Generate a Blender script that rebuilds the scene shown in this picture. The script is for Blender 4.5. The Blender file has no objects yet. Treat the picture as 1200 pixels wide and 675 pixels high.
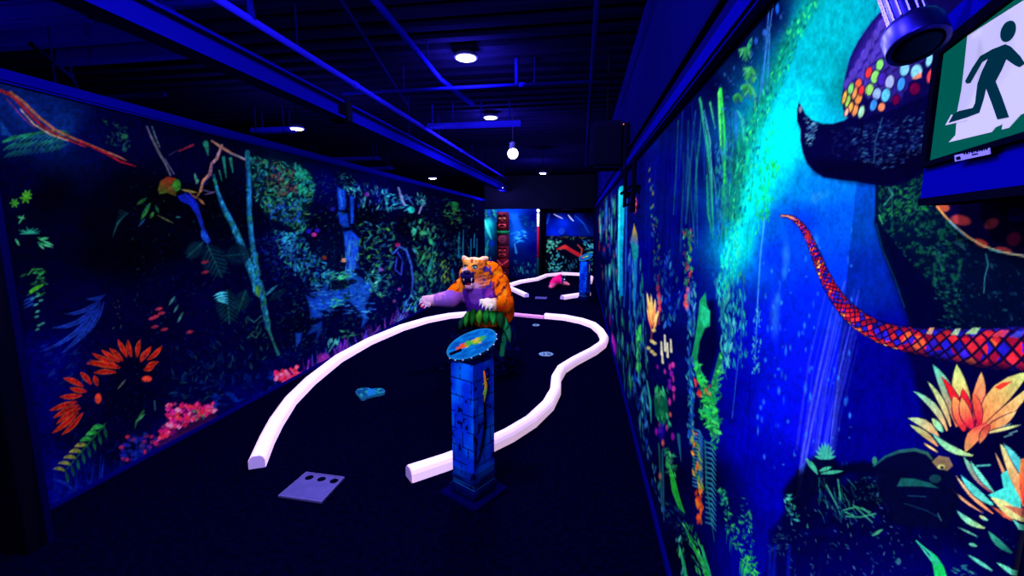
import bpy, bmesh, math, random
import numpy as np
from mathutils import Vector, Matrix

random.seed(7)
scene = bpy.context.scene
COL = scene.collection
PI = math.pi

# ------------------------------------------------------------------ camera model
F = 520.0                      # focal length in pixels of the 1200 px wide frame
CX, CY, H = 600.0, 337.5, 1.62
VPX, HY = 681.0, 264.0
PITCH = math.atan((CY - HY) / F)
_Fh = np.array([0, -math.sin(PITCH), math.cos(PITCH)])
_Rt = np.array([1.0, 0, 0])
_Up = np.array([0, -math.cos(PITCH), -math.sin(PITCH)])
_d = np.array([VPX - CX, HY - CY, F]); _d /= np.linalg.norm(_d)
YAW = math.atan2(_d @ _Rt, _d @ _Fh)
_Y = _Fh * math.cos(YAW) + _Rt * math.sin(YAW)
_X = _Rt * math.cos(YAW) - _Fh * math.sin(YAW)
EYE = np.array([0, 0, H])

def ray(px, py):
    v = np.array([px - CX, py - CY, F]); return np.array([v @ _X, v @ _Y, v @ _Up])
def onz(px, py, z=0.0):
    r = ray(px, py); return Vector(EYE + r * ((z - H) / r[2]))
def onx(px, py, x):
    r = ray(px, py); return Vector(EYE + r * (x / r[0]))
def ony(px, py, y):
    r = ray(px, py); return Vector(EYE + r * (y / r[1]))
def proj(P):
    """world points (n,3) -> photograph pixels"""
    P = np.asarray(P, float) - EYE
    c = P[..., 0:1] * _X + P[..., 1:2] * _Y + P[..., 2:3] * _Up
    w = np.maximum(c[..., 2], 1e-4)
    return CX + F * c[..., 0] / w, CY + F * c[..., 1] / w

cam_d = bpy.data.cameras.new('camera')
cam_d.sensor_width = 36.0
cam_d.lens = F / 1200.0 * 36.0
cam_d.clip_start = 0.02
cam = bpy.data.objects.new('camera', cam_d)
COL.objects.link(cam)
cam.location = (0, 0, H)
cam.rotation_euler = (PI / 2 - PITCH, 0, YAW)
scene.camera = cam

# ------------------------------------------------------------------ colour helpers
E_LIGHT = np.array([1.0, 0.9, 2.3])     # what the lamps put on a white wall (linear)
def s2l(c):
    c = np.asarray(c, float) / 255.0
    return np.where(c <= 0.04045, c / 12.92, ((c + 0.055) / 1.055) ** 2.4)
def alb(r, g, b, k=1.0):
    a = np.clip(s2l((r, g, b)) / E_LIGHT / k, 0.0004, 0.93)
    return (float(a[0]), float(a[1]), float(a[2]))

def set_in(n, names, v):
    for k in names:
        if k in n.inputs:
            n.inputs[k].default_value = v; return

def mat(name, color=(.5, .5, .5), rough=.6, spec=0.0, metal=0.0, emit=None, estr=0.0, vcol=False, noise=0.0, nscale=8.0, bump=0.0):
    m = bpy.data.materials.new(name); m.use_nodes = True
    nt = m.node_tree; b = nt.nodes['Principled BSDF']
    b.inputs['Roughness'].default_value = rough
    b.inputs['Metallic'].default_value = metal
    set_in(b, ['Specular IOR Level', 'Specular'], spec)
    b.inputs['Base Color'].default_value = (*color, 1)
    if vcol:
        a = nt.nodes.new('ShaderNodeAttribute'); a.attribute_name = 'Col'
        nt.links.new(a.outputs['Color'], b.inputs['Base Color'])
    elif noise > 0:
        tc = nt.nodes.new('ShaderNodeTexCoord')
        nz = nt.nodes.new('ShaderNodeTexNoise'); nz.inputs['Scale'].default_value = nscale; nz.inputs['Detail'].default_value = 6
        nt.links.new(tc.outputs['Object'], nz.inputs['Vector'])
        rp = nt.nodes.new('ShaderNodeValToRGB')
        rp.color_ramp.elements[0].position = .3; rp.color_ramp.elements[1].position = .7
        rp.color_ramp.elements[0].color = (*[c * (1 - noise) for c in color], 1)
        rp.color_ramp.elements[1].color = (*[min(c * (1 + noise), 1) for c in color], 1)
        nt.links.new(nz.outputs['Fac'], rp.inputs['Fac'])
        nt.links.new(rp.outputs['Color'], b.inputs['Base Color'])
    if bump > 0:
        tc = nt.nodes.new('ShaderNodeTexCoord')
        nz = nt.nodes.new('ShaderNodeTexNoise'); nz.inputs['Scale'].default_value = nscale * 3; nz.inputs['Detail'].default_value = 4
        nt.links.new(tc.outputs['Object'], nz.inputs['Vector'])
        bp = nt.nodes.new('ShaderNodeBump'); bp.inputs['Strength'].default_value = bump; bp.inputs['Distance'].default_value = .02
        nt.links.new(nz.outputs['Fac'], bp.inputs['Height'])
        nt.links.new(bp.outputs['Normal'], b.inputs['Normal'])
    if emit is not None:
        set_in(b, ['Emission Color', 'Emission'], (*emit, 1))
        b.inputs['Emission Strength'].default_value = estr
    return m

# ------------------------------------------------------------------ object helpers
def tag(o, label=None, cat=None, group=None, kind=None):
    if label: o['label'] = label
    if cat: o['category'] = cat
    if group: o['group'] = group
    if kind: o['kind'] = kind
    return o

def empty(name, loc, label, cat, group=None, rz=0.0):
    o = bpy.data.objects.new(name, None); COL.objects.link(o)
    o.location = loc; o.rotation_euler = (0, 0, rz); o.empty_display_size = .1
    return tag(o, label, cat, group)

def mesh_obj(name, V, Fc, m, parent=None, smooth=False, label=None, cols=None, world=True):
    """one mesh object; V in world coordinates (world=True: shifted to the parent's location)"""
    V = np.asarray(V, float).reshape(-1, 3)
    org = np.zeros(3)
    if parent is not None:
        if world: V = V - np.array(parent['_base'] if '_base' in parent else parent.location)
    else:
        org = np.array([(V[:, 0].min() + V[:, 0].max()) / 2, (V[:, 1].min() + V[:, 1].max()) / 2, V[:, 2].min()])
        V = V - org
    me = bpy.data.meshes.new(name)
    me.from_pydata(V.tolist(), [], [list(map(int, f)) for f in Fc])
    me.update()
    if smooth:
        me.polygons.foreach_set('use_smooth', [True] * len(me.polygons))
    if cols is not None:
        ca = me.color_attributes.new('Col', 'FLOAT_COLOR', 'POINT')
        c4 = np.ones((len(V), 4), np.float32); c4[:, :3] = cols
        ca.data.foreach_set('color', c4.ravel())
    if m is not None: me.materials.append(m)
    o = bpy.data.objects.new(name, me); COL.objects.link(o)
    if parent is not None: o.parent = parent
    else: o.location = org
    if label: o['label'] = label
    return o

def frame_of(d):
    d = Vector(d).normalized()
    u = d.cross(Vector((0, 0, 1)))
    if u.length < 1e-3: u = d.cross(Vector((0, 1, 0)))
    u.normalize(); w = u.cross(d).normalized()
    return u, w

class MB:
    def __init__(s): s.V = []; s.F = []
    def add(s, V, Fc):
        o = len(s.V); s.V += [tuple(v) for v in V]; s.F += [[i + o for i in f] for f in Fc]; return s
    def box(s, c, size, rz=0.0, M=None, bev=0.0):
        bm = bmesh.new(); bmesh.ops.create_cube(bm, size=1.0)
        bmesh.ops.scale(bm, vec=Vector(size), verts=bm.verts)
        if bev > 0: bmesh.ops.bevel(bm, geom=bm.edges[:], offset=bev, segments=2, affect='EDGES')
        R = M if M is not None else Matrix.Rotation(rz, 4, 'Z')
        bm.verts.ensure_lookup_table()
        V = [Vector(c) + (R.to_3x3() @ v.co) for v in bm.verts]
        bm.verts.index_update()
        Fc = [[v.index for v in f.verts] for f in bm.faces]; bm.free()
        return s.add(V, Fc)
    def tube(s, pts, rad, n=10, cap=True, closed=False):
        """round tube along points; rad a number or a list"""
        pts = [Vector(p) for p in pts]; k = len(pts)
        rad = rad if hasattr(rad, '__len__') else [rad] * k
        V = []; u = None
        for i, p in enumerate(pts):
            a = pts[max(i - 1, 0)] if not closed else pts[(i - 1) % k]
            b = pts[min(i + 1, k - 1)] if not closed else pts[(i + 1) % k]
            d = (b - a).normalized()
            if u is None: u, w = frame_of(d)
            else:
                u = (u - d * u.dot(d)).normalized(); w = u.cross(d).normalized()
            for j in range(n):
                t = 2 * PI * j / n
                V.append(p + (u * math.cos(t) + w * math.sin(t)) * rad[i])
        Fc = []
        for i in range(k if closed else k - 1):
            for j in range(n):
                a = i * n + j; b = i * n + (j + 1) % n; i2 = (i + 1) % k
                Fc.append([a, i2 * n + j, i2 * n + (j + 1) % n, b])
        if cap and not closed:
            Fc.append(list(range(n))); Fc.append([(k - 1) * n + j for j in reversed(range(n))])
        return s.add(V, Fc)
    def lathe(s, base, axis, prof, n=24):
        """profile [(r, h)] turned about an axis"""
        ax = Vector(axis).normalized(); u, w = frame_of(ax); B = Vector(base)
        V = []
        for r, h in prof:
            for j in range(n):
                t = 2 * PI * j / n
                V.append(B + ax * h + (u * math.cos(t) + w * math.sin(t)) * max(r, 1e-4))
        Fc = []
        for i in range(len(prof) - 1):
            for j in range(n):
                Fc.append([i * n + j, i * n + (j + 1) % n, (i + 1) * n + (j + 1) % n, (i + 1) * n + j])
        Fc.append(list(reversed(range(n)))); Fc.append([(len(prof) - 1) * n + j for j in range(n)])
        return s.add(V, Fc)
    def ball(s, c, r, n=14, M=None):
        r = r if hasattr(r, '__len__') else (r, r, r)
        R = M.to_3x3() if M is not None else Matrix.Identity(3)
        V = []; k = max(n // 2, 4)
        for i in range(1, k):
            f = PI * i / k
            for j in range(n):
                t = 2 * PI * j / n
                V.append(Vector(c) + R @ Vector((r[0] * math.sin(f) * math.cos(t), r[1] * math.sin(f) * math.sin(t), r[2] * math.cos(f))))
        top = len(V); V.append(Vector(c) + R @ Vector((0, 0, r[2]))); V.append(Vector(c) + R @ Vector((0, 0, -r[2])))
        Fc = []
        for i in range(k - 2):
            for j in range(n):
                Fc.append([i * n + j, (i + 1) * n + j, (i + 1) * n + (j + 1) % n, i * n + (j + 1) % n])
        for j in range(n):
            Fc.append([top, j, (j + 1) % n])
            Fc.append([top + 1, (k - 2) * n + (j + 1) % n, (k - 2) * n + j])
        return s.add(V, Fc)
    def prism(s, poly3, thick):
        """a flat outline (world points) given thickness along a vector"""
        n = len(poly3); t = Vector(thick); P = [Vector(p) for p in poly3]
        V = P + [p + t for p in P]
        Fc = [list(range(n)), list(reversed(range(n, 2 * n)))]
        for i in range(n):
            Fc.append([i, i + n, (i + 1) % n + n, (i + 1) % n])
        return s.add(V, Fc)
    def build(s, name, m, parent=None, smooth=False, label=None, world=True, cols=None):
        o = mesh_obj(name, s.V, s.F, m, parent, smooth, label, cols, world)
        bm = bmesh.new(); bm.from_mesh(o.data); bmesh.ops.recalc_face_normals(bm, faces=bm.faces[:]); bm.to_mesh(o.data); bm.free()
        return o

def copy_tree(o, parent=None):
    c = o.copy(); COL.objects.link(c); c.parent = parent
    for ch in o.children: copy_tree(ch, c)
    return c

# ------------------------------------------------------------------ mural painter
_rng = np.random.RandomState(3)
_tabs = [_rng.rand(64, 64) for _ in range(6)]
def vnoise(x, y, k=0):
    T = _tabs[k % 6]
    xi = np.floor(x).astype(int); yi = np.floor(y).astype(int)
    fx = x - xi; fy = y - yi
    fx = fx * fx * (3 - 2 * fx); fy = fy * fy * (3 - 2 * fy)
    a = T[xi % 64, yi % 64]; b = T[(xi + 1) % 64, yi % 64]; c = T[xi % 64, (yi + 1) % 64]; d = T[(xi + 1) % 64, (yi + 1) % 64]
    return (a * (1 - fx) + b * fx) * (1 - fy) + (c * (1 - fx) + d * fx) * fy

class Mural:
    """a printed wall panel: a fine grid of points on the wall, each holding the ink colour there.
    org + u*U + v*V spans the panel; the drawing is given in the photograph's pixels and lands on the wall plane."""
    def __init__(s, org, U, V, us, vs, nrm):
        s.us, s.vs = np.asarray(us), np.asarray(vs); s.nrm = np.asarray(nrm, float)
        s.P = (np.asarray(org, float)[None, None] + s.us[:, None, None] * np.asarray(U, float) + s.vs[None, :, None] * np.asarray(V, float))
        s.X, s.Y = proj(s.P)
        s.C = np.zeros(s.P.shape)
        s.cmin, s.cmax = s.X.min(1), s.X.max(1)
    def win(s, x0, y0, x1, y1):
        ok = np.nonzero((s.cmax >= x0) & (s.cmin <= x1))[0]
        if not len(ok): return None
        a, b = ok[0], ok[-1] + 1
        Yb = s.Y[a:b]; r = np.nonzero((Yb.max(0) >= y0) & (Yb.min(0) <= y1))[0]
        if not len(r): return None
        return slice(a, b), slice(r[0], r[-1] + 1)
    def base(s, pts, power=2.4, soft=12.0):
        num = np.zeros(s.C.shape); den = np.zeros(s.X.shape)
        for x, y, c in pts:
            w = 1.0 / ((s.X - x) ** 2 + (s.Y - y) ** 2 + soft * soft) ** (power / 2 * 1.25)
            num += w[..., None] * np.asarray(c, float); den += w
        s.C = num / den[..., None]
    def mix(s, w, alpha, c):
        a = alpha[..., None]; s.C[w] = s.C[w] * (1 - a) + np.asarray(c) * a
    def poly(s, pts, c, a=1.0, aa=1.2, c2=None, ax=None):
        pts = np.asarray(pts, float)
        w = s.win(pts[:, 0].min() - aa, pts[:, 1].min() - aa, pts[:, 0].max() + aa, pts[:, 1].max() + aa)
        if w is None: return
        x, y = s.X[w], s.Y[w]; ins = np.zeros(x.shape, bool); dm = np.full(x.shape, 1e9)
        n = len(pts)
        for i in range(n):
            x0, y0 = pts[i]; x1, y1 = pts[(i + 1) % n]
            if y0 != y1:
                cr = ((y0 > y) != (y1 > y)) & (x < (x1 - x0) * (y - y0) / (y1 - y0) + x0); ins ^= cr
            dx, dy = x1 - x0, y1 - y0; L = dx * dx + dy * dy + 1e-9
            t = np.clip(((x - x0) * dx + (y - y0) * dy) / L, 0, 1)
            dm = np.minimum(dm, (x - x0 - t * dx) ** 2 + (y - y0 - t * dy) ** 2)
        sd = np.sqrt(dm); sd = np.where(ins, sd, -sd)
        al = np.clip(.5 + sd / aa, 0, 1) * a
        if c2 is not None:
            (ax0, ay0), (ax1, ay1) = ax; dx, dy = ax1 - ax0, ay1 - ay0
            t = np.clip(((x - ax0) * dx + (y - ay0) * dy) / (dx * dx + dy * dy + 1e-9), 0, 1)[..., None]
            col = np.asarray(c, float) * (1 - t) + np.asarray(c2, float) * t
        else: col = np.asarray(c, float)
        s.mix(w, al, col)
    def line(s, pts, wd, c, a=1.0, c2=None, aa=1.2):
        """polyline; wd = width or (start, end) or list; c -> c2 along it"""
        pts = np.asarray(pts, float); n = len(pts)
        if not hasattr(wd, '__len__'): wd = [wd] * n
        elif len(wd) != n: wd = list(np.interp(np.linspace(0, 1, n), np.linspace(0, 1, len(wd)), wd))
        mw = max(wd) / 2 + aa
        w = s.win(pts[:, 0].min() - mw, pts[:, 1].min() - mw, pts[:, 0].max() + mw, pts[:, 1].max() + mw)
        if w is None: return
        x, y = s.X[w], s.Y[w]; best = np.full(x.shape, -1e9); T = np.zeros(x.shape)
        for i in range(n - 1):
            x0, y0 = pts[i]; x1, y1 = pts[i + 1]; dx, dy = x1 - x0, y1 - y0
            t = np.clip(((x - x0) * dx + (y - y0) * dy) / (dx * dx + dy * dy + 1e-9), 0, 1)
            d = np.hypot(x - x0 - t * dx, y - y0 - t * dy)
            sd = (wd[i] * (1 - t) + wd[i + 1] * t) / 2 - d
            up = sd > best; best = np.where(up, sd, best); T = np.where(up, (i + t) / (n - 1), T)
        al = np.clip(.5 + best / aa, 0, 1) * a
        col = np.asarray(c, float) if c2 is None else np.asarray(c, float) * (1 - T[..., None]) + np.asarray(c2, float) * T[..., None]
        s.mix(w, al, col)
    def leaf(s, b, t, wd, c, c2=None, bend=0.0, a=1.0, rim=None, vein=None):
        """leaf from base b to tip t"""
        bx, by = b; tx, ty = t; dx, dy = tx - bx, ty - by; L = math.hypot(dx, dy) + 1e-6; nx, ny = -dy / L, dx / L
        pts = []; prof = [(0, .25), (.15, .6), (.35, .95), (.55, 1), (.75, .75), (.9, .38), (1, 0)]
        mid = [(bx + dx * u + nx * bend * L * 4 * u * (1 - u), by + dy * u + ny * bend * L * 4 * u * (1 - u)) for u, _ in prof]
        up = [(m[0] + nx * wd / 2 * p, m[1] + ny * wd / 2 * p) for m, (u, p) in zip(mid, prof)]
        dn = [(m[0] - nx * wd / 2 * p, m[1] - ny * wd / 2 * p) for m, (u, p) in zip(mid, prof)]
        pl = up + dn[::-1][1:]
        if rim is not None:
            s.poly(pl, rim, a); pl = [(mx + (x - mx) * .62, my + (y - my) * .62) for (x, y), (mx, my) in zip(pl, mid + mid[::-1][1:])]
        s.poly(pl, c, a, c2=c2, ax=((bx, by), (tx, ty)) if c2 is not None else None)
        if vein is not None: s.line(mid[1:-1], max(wd * .12, .7), vein, .8)
    def blob(s, x0, y0, rx, ry, c, a=1.0, ang=0.0, soft=.15):
        m = max(rx, ry) * (1 + soft) + 2; w = s.win(x0 - m, y0 - m, x0 + m, y0 + m)
        if w is None: return
        ca, sa = math.cos(ang), math.sin(ang); x, y = s.X[w] - x0, s.Y[w] - y0
        d = np.hypot((x * ca + y * sa) / rx, (-x * sa + y * ca) / ry)
        sf = max(soft, .9 / min(rx, ry)); al = np.clip((1 + sf - d) / (2 * sf), 0, 1)
        s.mix(w, al * al * (3 - 2 * al) * a, c)
    def scatter(s, area, n, size, pal, ang=(0, PI), asp=(2, 4), a=(.5, 1), dens=None, rnd=None):
        """n little leaves/dabs inside a polygon (pixels)"""
        rnd = rnd or random; ar = np.asarray(area, float)
        x0, y0 = ar.min(0); x1, y1 = ar.max(0); k = 0; tries = 0
        while k < n and tries < n * 12:
            tries += 1
            x, y = rnd.uniform(x0, x1), rnd.uniform(y0, y1)
            ins = False
            for i in range(len(ar)):
                xa, ya = ar[i]; xb, yb = ar[(i + 1) % len(ar)]
                if (ya > y) != (yb > y) and x < (xb - xa) * (y - ya) / (yb - ya) + xa: ins = not ins
            if not ins: continue
            k += 1
            L = rnd.uniform(*size); t = rnd.uniform(*ang); wd = max(L / rnd.uniform(*asp), .9)
            c = rnd.choice(pal); dx, dy = math.cos(t) * L / 2, math.sin(t) * L / 2
            s.line([(x - dx, y - dy), (x + dx * .2, y + dy * .2), (x + dx, y + dy)], [wd * .5, wd, wd * .25], c, rnd.uniform(*a))
    def speck(s, area, c, scale, lo, hi, a=1.0, k=0, stretch=(1, 1)):
        """mottled texture inside a polygon"""
        ar = np.asarray(area, float); w = s.win(ar[:, 0].min(), ar[:, 1].min(), ar[:, 0].max(), ar[:, 1].max())
        if w is None: return
        x, y = s.X[w], s.Y[w]; ins = np.zeros(x.shape, bool)
        for i in range(len(ar)):
            xa, ya = ar[i]; xb, yb = ar[(i + 1) % len(ar)]
            if ya != yb: ins ^= ((ya > y) != (yb > y)) & (x < (xb - xa) * (y - ya) / (yb - ya) + xa)
        n = vnoise(x / scale / stretch[0], y / scale / stretch[1], k) * .6 + vnoise(x / scale * 2.1 / stretch[0], y / scale * 2.1 / stretch[1], k + 1) * .4
        s.mix(w, np.clip((n - lo) / (hi - lo), 0, 1) * ins * a, c)
    def build(s, name, m, thick, gain, label, cat='mural', group=None):
        nu, nv = s.X.shape
        g = np.interp(s.vs, [0, 1.2, 2.2], gain)[None, :, None] if hasattr(gain, '__len__') else gain  # ink lightened low and darkened high to cancel the lamps' falloff
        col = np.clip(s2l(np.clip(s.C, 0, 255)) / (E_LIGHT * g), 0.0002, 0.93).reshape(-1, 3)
        V = s.P.reshape(-1, 3); i = np.arange(nu * nv).reshape(nu, nv)
        q = np.stack([i[:-1, :-1], i[1:, :-1], i[1:, 1:], i[:-1, 1:]], -1).reshape(-1, 4)
        fn = np.cross(V[q[0, 1]] - V[q[0, 0]], V[q[0, 2]] - V[q[0, 0]])
        if fn @ s.nrm < 0: q = q[:, ::-1]
        ring = np.concatenate([i[:, 0], i[-1, 1:], i[-2::-1, -1], i[0, -2:0:-1]])
        bk = V[ring] - s.nrm * thick; nb = len(V); kr = len(ring)
        V2 = np.concatenate([V, bk]); ids = np.arange(nb, nb + kr)
        side = np.stack([ring, np.roll(ring, -1), np.roll(ids, -1), ids], -1)
        org = np.array([(V2[:, 0].min() + V2[:, 0].max()) / 2, (V2[:, 1].min() + V2[:, 1].max()) / 2, V2[:, 2].min()])
        V2 = V2 - org
        me = bpy.data.meshes.new(name)
        Q = np.concatenate([q, side]); nq = len(Q)
        me.vertices.add(len(V2)); me.vertices.foreach_set('co', V2.astype(np.float32).ravel())
        me.loops.add(nq * 4 + kr); me.polygons.add(nq + 1)
        me.loops.foreach_set('vertex_index', np.concatenate([Q.ravel(), ids[::-1]]).astype(np.int32))
        me.polygons.foreach_set('loop_start', np.concatenate([np.arange(nq) * 4, [nq * 4]]).astype(np.int32))
        me.update(calc_edges=True); me.validate()
        ca = me.color_attributes.new('Col', 'FLOAT_COLOR', 'POINT')
        c4 = np.ones((len(V2), 4), np.float32); c4[:nb, :3] = col; c4[nb:, :3] = .01
        ca.data.foreach_set('color', c4.ravel())
        me.materials.append(m)
        o = bpy.data.objects.new(name, me); COL.objects.link(o); o.location = org
        return tag(o, label, cat, group)

# ------------------------------------------------------------------ room
XL, XR, ZC = -2.99, 0.445, 3.3
XLL, YB = -8.2, 16.2
M_floor = mat('black_carpet', (.0003, .0003, .0060), rough=1, spec=.0, noise=.5, nscale=30, bump=.25)
M_wall = mat('dark_blue_paint', alb(1, 0, 70), rough=.8, spec=.0)
M_black = mat('black_paint', (.0008, .0008, .004), rough=.8, spec=0)
M_deck = mat('black_steel_deck', (.0004, .0003, .0065), rough=.8, spec=.0)
M_bluesteel = mat('blue_lit_steel', (.0005, .0004, .062), rough=.6, spec=0)  # the room's blue light is put into the steel's base colour
M_bluesteel2 = mat('dark_blue_lit_steel', (.0004, .0004, .020), rough=.6, spec=0)  # same, blue light in the base colour, dimmer
M_trim = mat('blue_lit_trim', (.0005, .0004, .08), rough=.6, spec=0)  # blue light on the wall caps put into their base colour
M_mural = mat('mural_print', rough=.9, spec=.0, vcol=True)
M_vcol = mat('painted_surface', rough=.7, spec=0, vcol=True)
M_white = mat('white_lamp_glass', (.8, .8, .8), emit=(.95, .95, 1), estr=1.6)

def struct(mb, name, m, smooth=False):
    o = mb.build(name, m, None, smooth); o['kind'] = 'structure'; return o

struct(MB().box(((XLL + .6) / 2, 6.6, -.05), (.6 - XLL, 19.4, .1)), 'floor', M_floor)
# corrugated deck
V = []; Fc = []; y = -3.1; prof = []
while y < 16.3:
    prof += [(y, ZC), (y + .10, ZC), (y + .13, ZC + .05), (y + .22, ZC + .05)]; y += .25
for yy, zz in prof:
    V += [(XLL, yy, zz), (.6, yy, zz)]
n0 = len(V)
for yy in (prof[0][0], prof[-1][0]): V += [(XLL, yy, ZC + .2), (.6, yy, ZC + .2)]
for i in range(len(prof) - 1): Fc.append([2 * i, 2 * i + 1, 2 * i + 3, 2 * i + 2])
Fc.append([n0, n0 + 2, n0 + 3, n0 + 1])
Fc.append([n0] + [2 * i for i in range(len(prof))] + [n0 + 2])
Fc.append([n0 + 1] + [2 * i + 1 for i in range(len(prof))] + [n0 + 3])
ceil_mb = MB(); ceil_mb.add(V, Fc)
struct(ceil_mb, 'ceiling', M_deck)
struct(MB().box((XR + .09, 6.6, ZC / 2), (.16, 19.4, ZC)), 'wall_right', M_wall)
struct(MB().box((XL - .06, 7.8, 1.175), (.1, 12.0, 2.35)), 'wall_left', M_black)
struct(MB().box((XLL - .05, 6.6, ZC / 2), (.1, 19.4, ZC)), 'wall_far', M_black)
struct(MB().box(((XLL + .6) / 2, YB + .05, ZC / 2), (.6 - XLL, .1, ZC)), 'wall_back', M_black)
struct(MB().box(((XLL + .6) / 2, -3.05, ZC / 2), (.6 - XLL, .1, ZC)), 'wall_front', M_black)
# inner end wall with the alcove to its right, and the soffit over both
struct(MB().box(((-1.30 + XL) / 2, 13.80, 1.06), (-1.30 - XL, .16, 2.12)), 'wall_end', M_black)
struct(MB().box(((-1.22 + XR) / 2, 15.725, 1.02), (XR + 1.22, .16, 2.04)), 'wall_alcove', M_black)
struct(MB().box((-1.26, 14.75, 1.03), (.08, 1.74, 2.06)), 'wall_return', M_black)
struct(MB().box(((XL + XR) / 2, 14.75, 2.62), (XR - XL - .02, 2.1, .99)), 'soffit_back', M_black)
# caps and rails of the walls
struct(MB().box((XL - .05, 7.8, 2.387), (.16, 12.02, .07), bev=.012), 'trim_left', M_trim)
struct(MB().box((XR - .02, 6.3, 2.19), (.05, 15.0, .07), bev=.01), 'trim_right', M_trim)
struct(MB().box((XR - .004, 6.3, 2.36), (.02, 15.0, .025)), 'trim_2', M_bluesteel2)
struct(MB().box((XL + .008, 7.8, .0125), (.016, 11.9, .025)), 'foot_glow_left', M_trim)  # glow along the wall foot, built as a thin blue strip
struct(MB().box((XR - .008, 6.3, .0175), (.016, 15.0, .035)), 'baseboard_right', M_trim)
# near door frame at the left edge of the view
p_ = ony(66, 675, 1.73); q_ = ony(9, 200, 1.73)
jx = (p_.x + q_.x) / 2
struct(MB().box((jx - .30, 1.66, 1.64), (.60, .12, 3.28), bev=.006).box((jx - .105, 1.592, 1.64), (.012, .016, 3.28)), 'door_1', M_black)
struct(MB().box((jx + .003, 1.70, 1.64), (.010, .03, 3.28)), 'trim_1', M_bluesteel2)

# ------------------------------------------------------------------ lamps and added fill lights
LCOL = (.44, .40, 1.0)
def plight(loc, power, rad=.07, name='lamp_or_fill_light', col=LCOL):
    d = bpy.data.lights.new(name, 'POINT'); d.energy = power; d.color = col; d.shadow_soft_size = rad
    o = bpy.data.objects.new(name, d); COL.objects.link(o); o.location = loc; return o
POW = 330
lampsets = [((546, 68), 3.225, .10, 'round white ceiling lamp, largest and nearest of those in view'),
            ((575, 138), 3.22, .10, 'round white ceiling lamp just above the bright cross bar'),
            ((348, 151), 2.80, .075, 'small round lamp hanging beyond the left wall, by the first cable tray'),
            ((507, 209), 2.70, .09, 'small round lamp under the long blue beam beyond the left wall top'),
            ((636, 203), 2.75, .075, 'small round lamp to the far side of the globe lamp'),
            ((587, 220), 2.70, .075, 'small round lamp above the totem pole, between beam and slim pipe')]
M_can = mat('black_lamp_can', (.006, .006, .03), rough=.5)
for k, (p, z, r, lab) in enumerate(lampsets):
    P = onz(p[0], p[1], z)
    t = empty('ceiling_lamp', P, lab, 'lamp', 'round ceiling lamps')
    MB().lathe((0, 0, .0), (0, 0, 1), [(r * 1.0, .004), (r * 1.12, 0), (r * 1.12, .03), (r * .8, .05), (.02, .06)], 28).build('housing', M_can, t, True, world=False)
    MB().lathe((0, 0, 0), (0, 0, 1), [(r * .6, -.012), (r * .95, -.006), (r * .98, .006)], 28).build('diffuser', M_white, t, True, world=False)
    MB().tube([(0, 0, .03), (0, 0, ZC + .055 - z)], .008, 8).build('rod', M_black, t, world=False)
    plight((P.x, P.y, P.z - .09), POW * (1.0 if k != 3 else .5), r)
# the bare globe
P = onz(601, 180, 2.75)
t = empty('globe_lamp', P, 'glaring round bulb lamp hanging above the tiger statue, brightest lamp of all', 'lamp')
MB().ball((0, 0, 0), .085, 20).build('bulb', mat('glowing_bulb', (.9, .9, .9), emit=(.8, .8, 1), estr=6), t, True, world=False)
MB().lathe((0, 0, .07), (0, 0, 1), [(.05, 0), (.055, .02), (.05, .09), (.02, .11)], 20).build('socket', M_can, t, True, world=False)
MB().tube([(0, 0, .16), (0, 0, ZC + .055 - 2.75)], .01, 8).build('rod', M_black, t, world=False)
plight((P.x, P.y, P.z - .14), POW, .08)
for loc, w in [((-.95, 2.0, 2.85), 1.0), ((-.95, .5, 2.85), .95), ((-1.1, -1.2, 2.9), .8), ((-4.5, 2.1, 2.6), .22), ((-1.2, 11.8, 2.8), .8), ((-.5, 14.6, 2.0), .12), ((-1.2, 13.2, 2.0), .1)]:  # unseen point lights without fixtures, added for near walls, steelwork and far end
    plight(loc, POW * w, .1)

w = bpy.data.worlds.new('world'); scene.world = w; w.use_nodes = True
w.node_tree.nodes['Background'].inputs['Color'].default_value = (.0, .0, .004, 1)
w.node_tree.nodes['Background'].inputs['Strength'].default_value = 1
vs = scene.view_settings
vs.view_transform = 'Standard'; vs.look = 'None'; vs.exposure = 0; vs.gamma = 1; vs.use_curve_mapping = False
scene.cycles.max_bounces = 5
scene.cycles.sample_clamp_indirect = 4

# ------------------------------------------------------------------ murals
def cols_for(px_list_fn, p0, p1, step):
    """positions along a wall so that the print is as fine as the eye can see there"""
    return [px_list_fn(x) for x in np.arange(p0, p1, step)]
R = random.Random(11)
def rr(a, b): return R.uniform(a, b)
GREENS = [(40, 190, 90), (20, 150, 80), (70, 220, 110), (30, 120, 90), (60, 200, 140)]
TEALS = [(40, 160, 170), (60, 200, 190), (30, 120, 140), (90, 210, 200), (20, 90, 130)]
BLUES = [(20, 70, 220), (30, 110, 240), (10, 40, 180), (60, 140, 255), (20, 90, 200)]
CYANS = [(20, 200, 230), (40, 230, 240), (10, 150, 210), (80, 240, 230)]
WARM = [(230, 120, 40), (240, 60, 50), (250, 180, 80), (220, 40, 70)]

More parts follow.
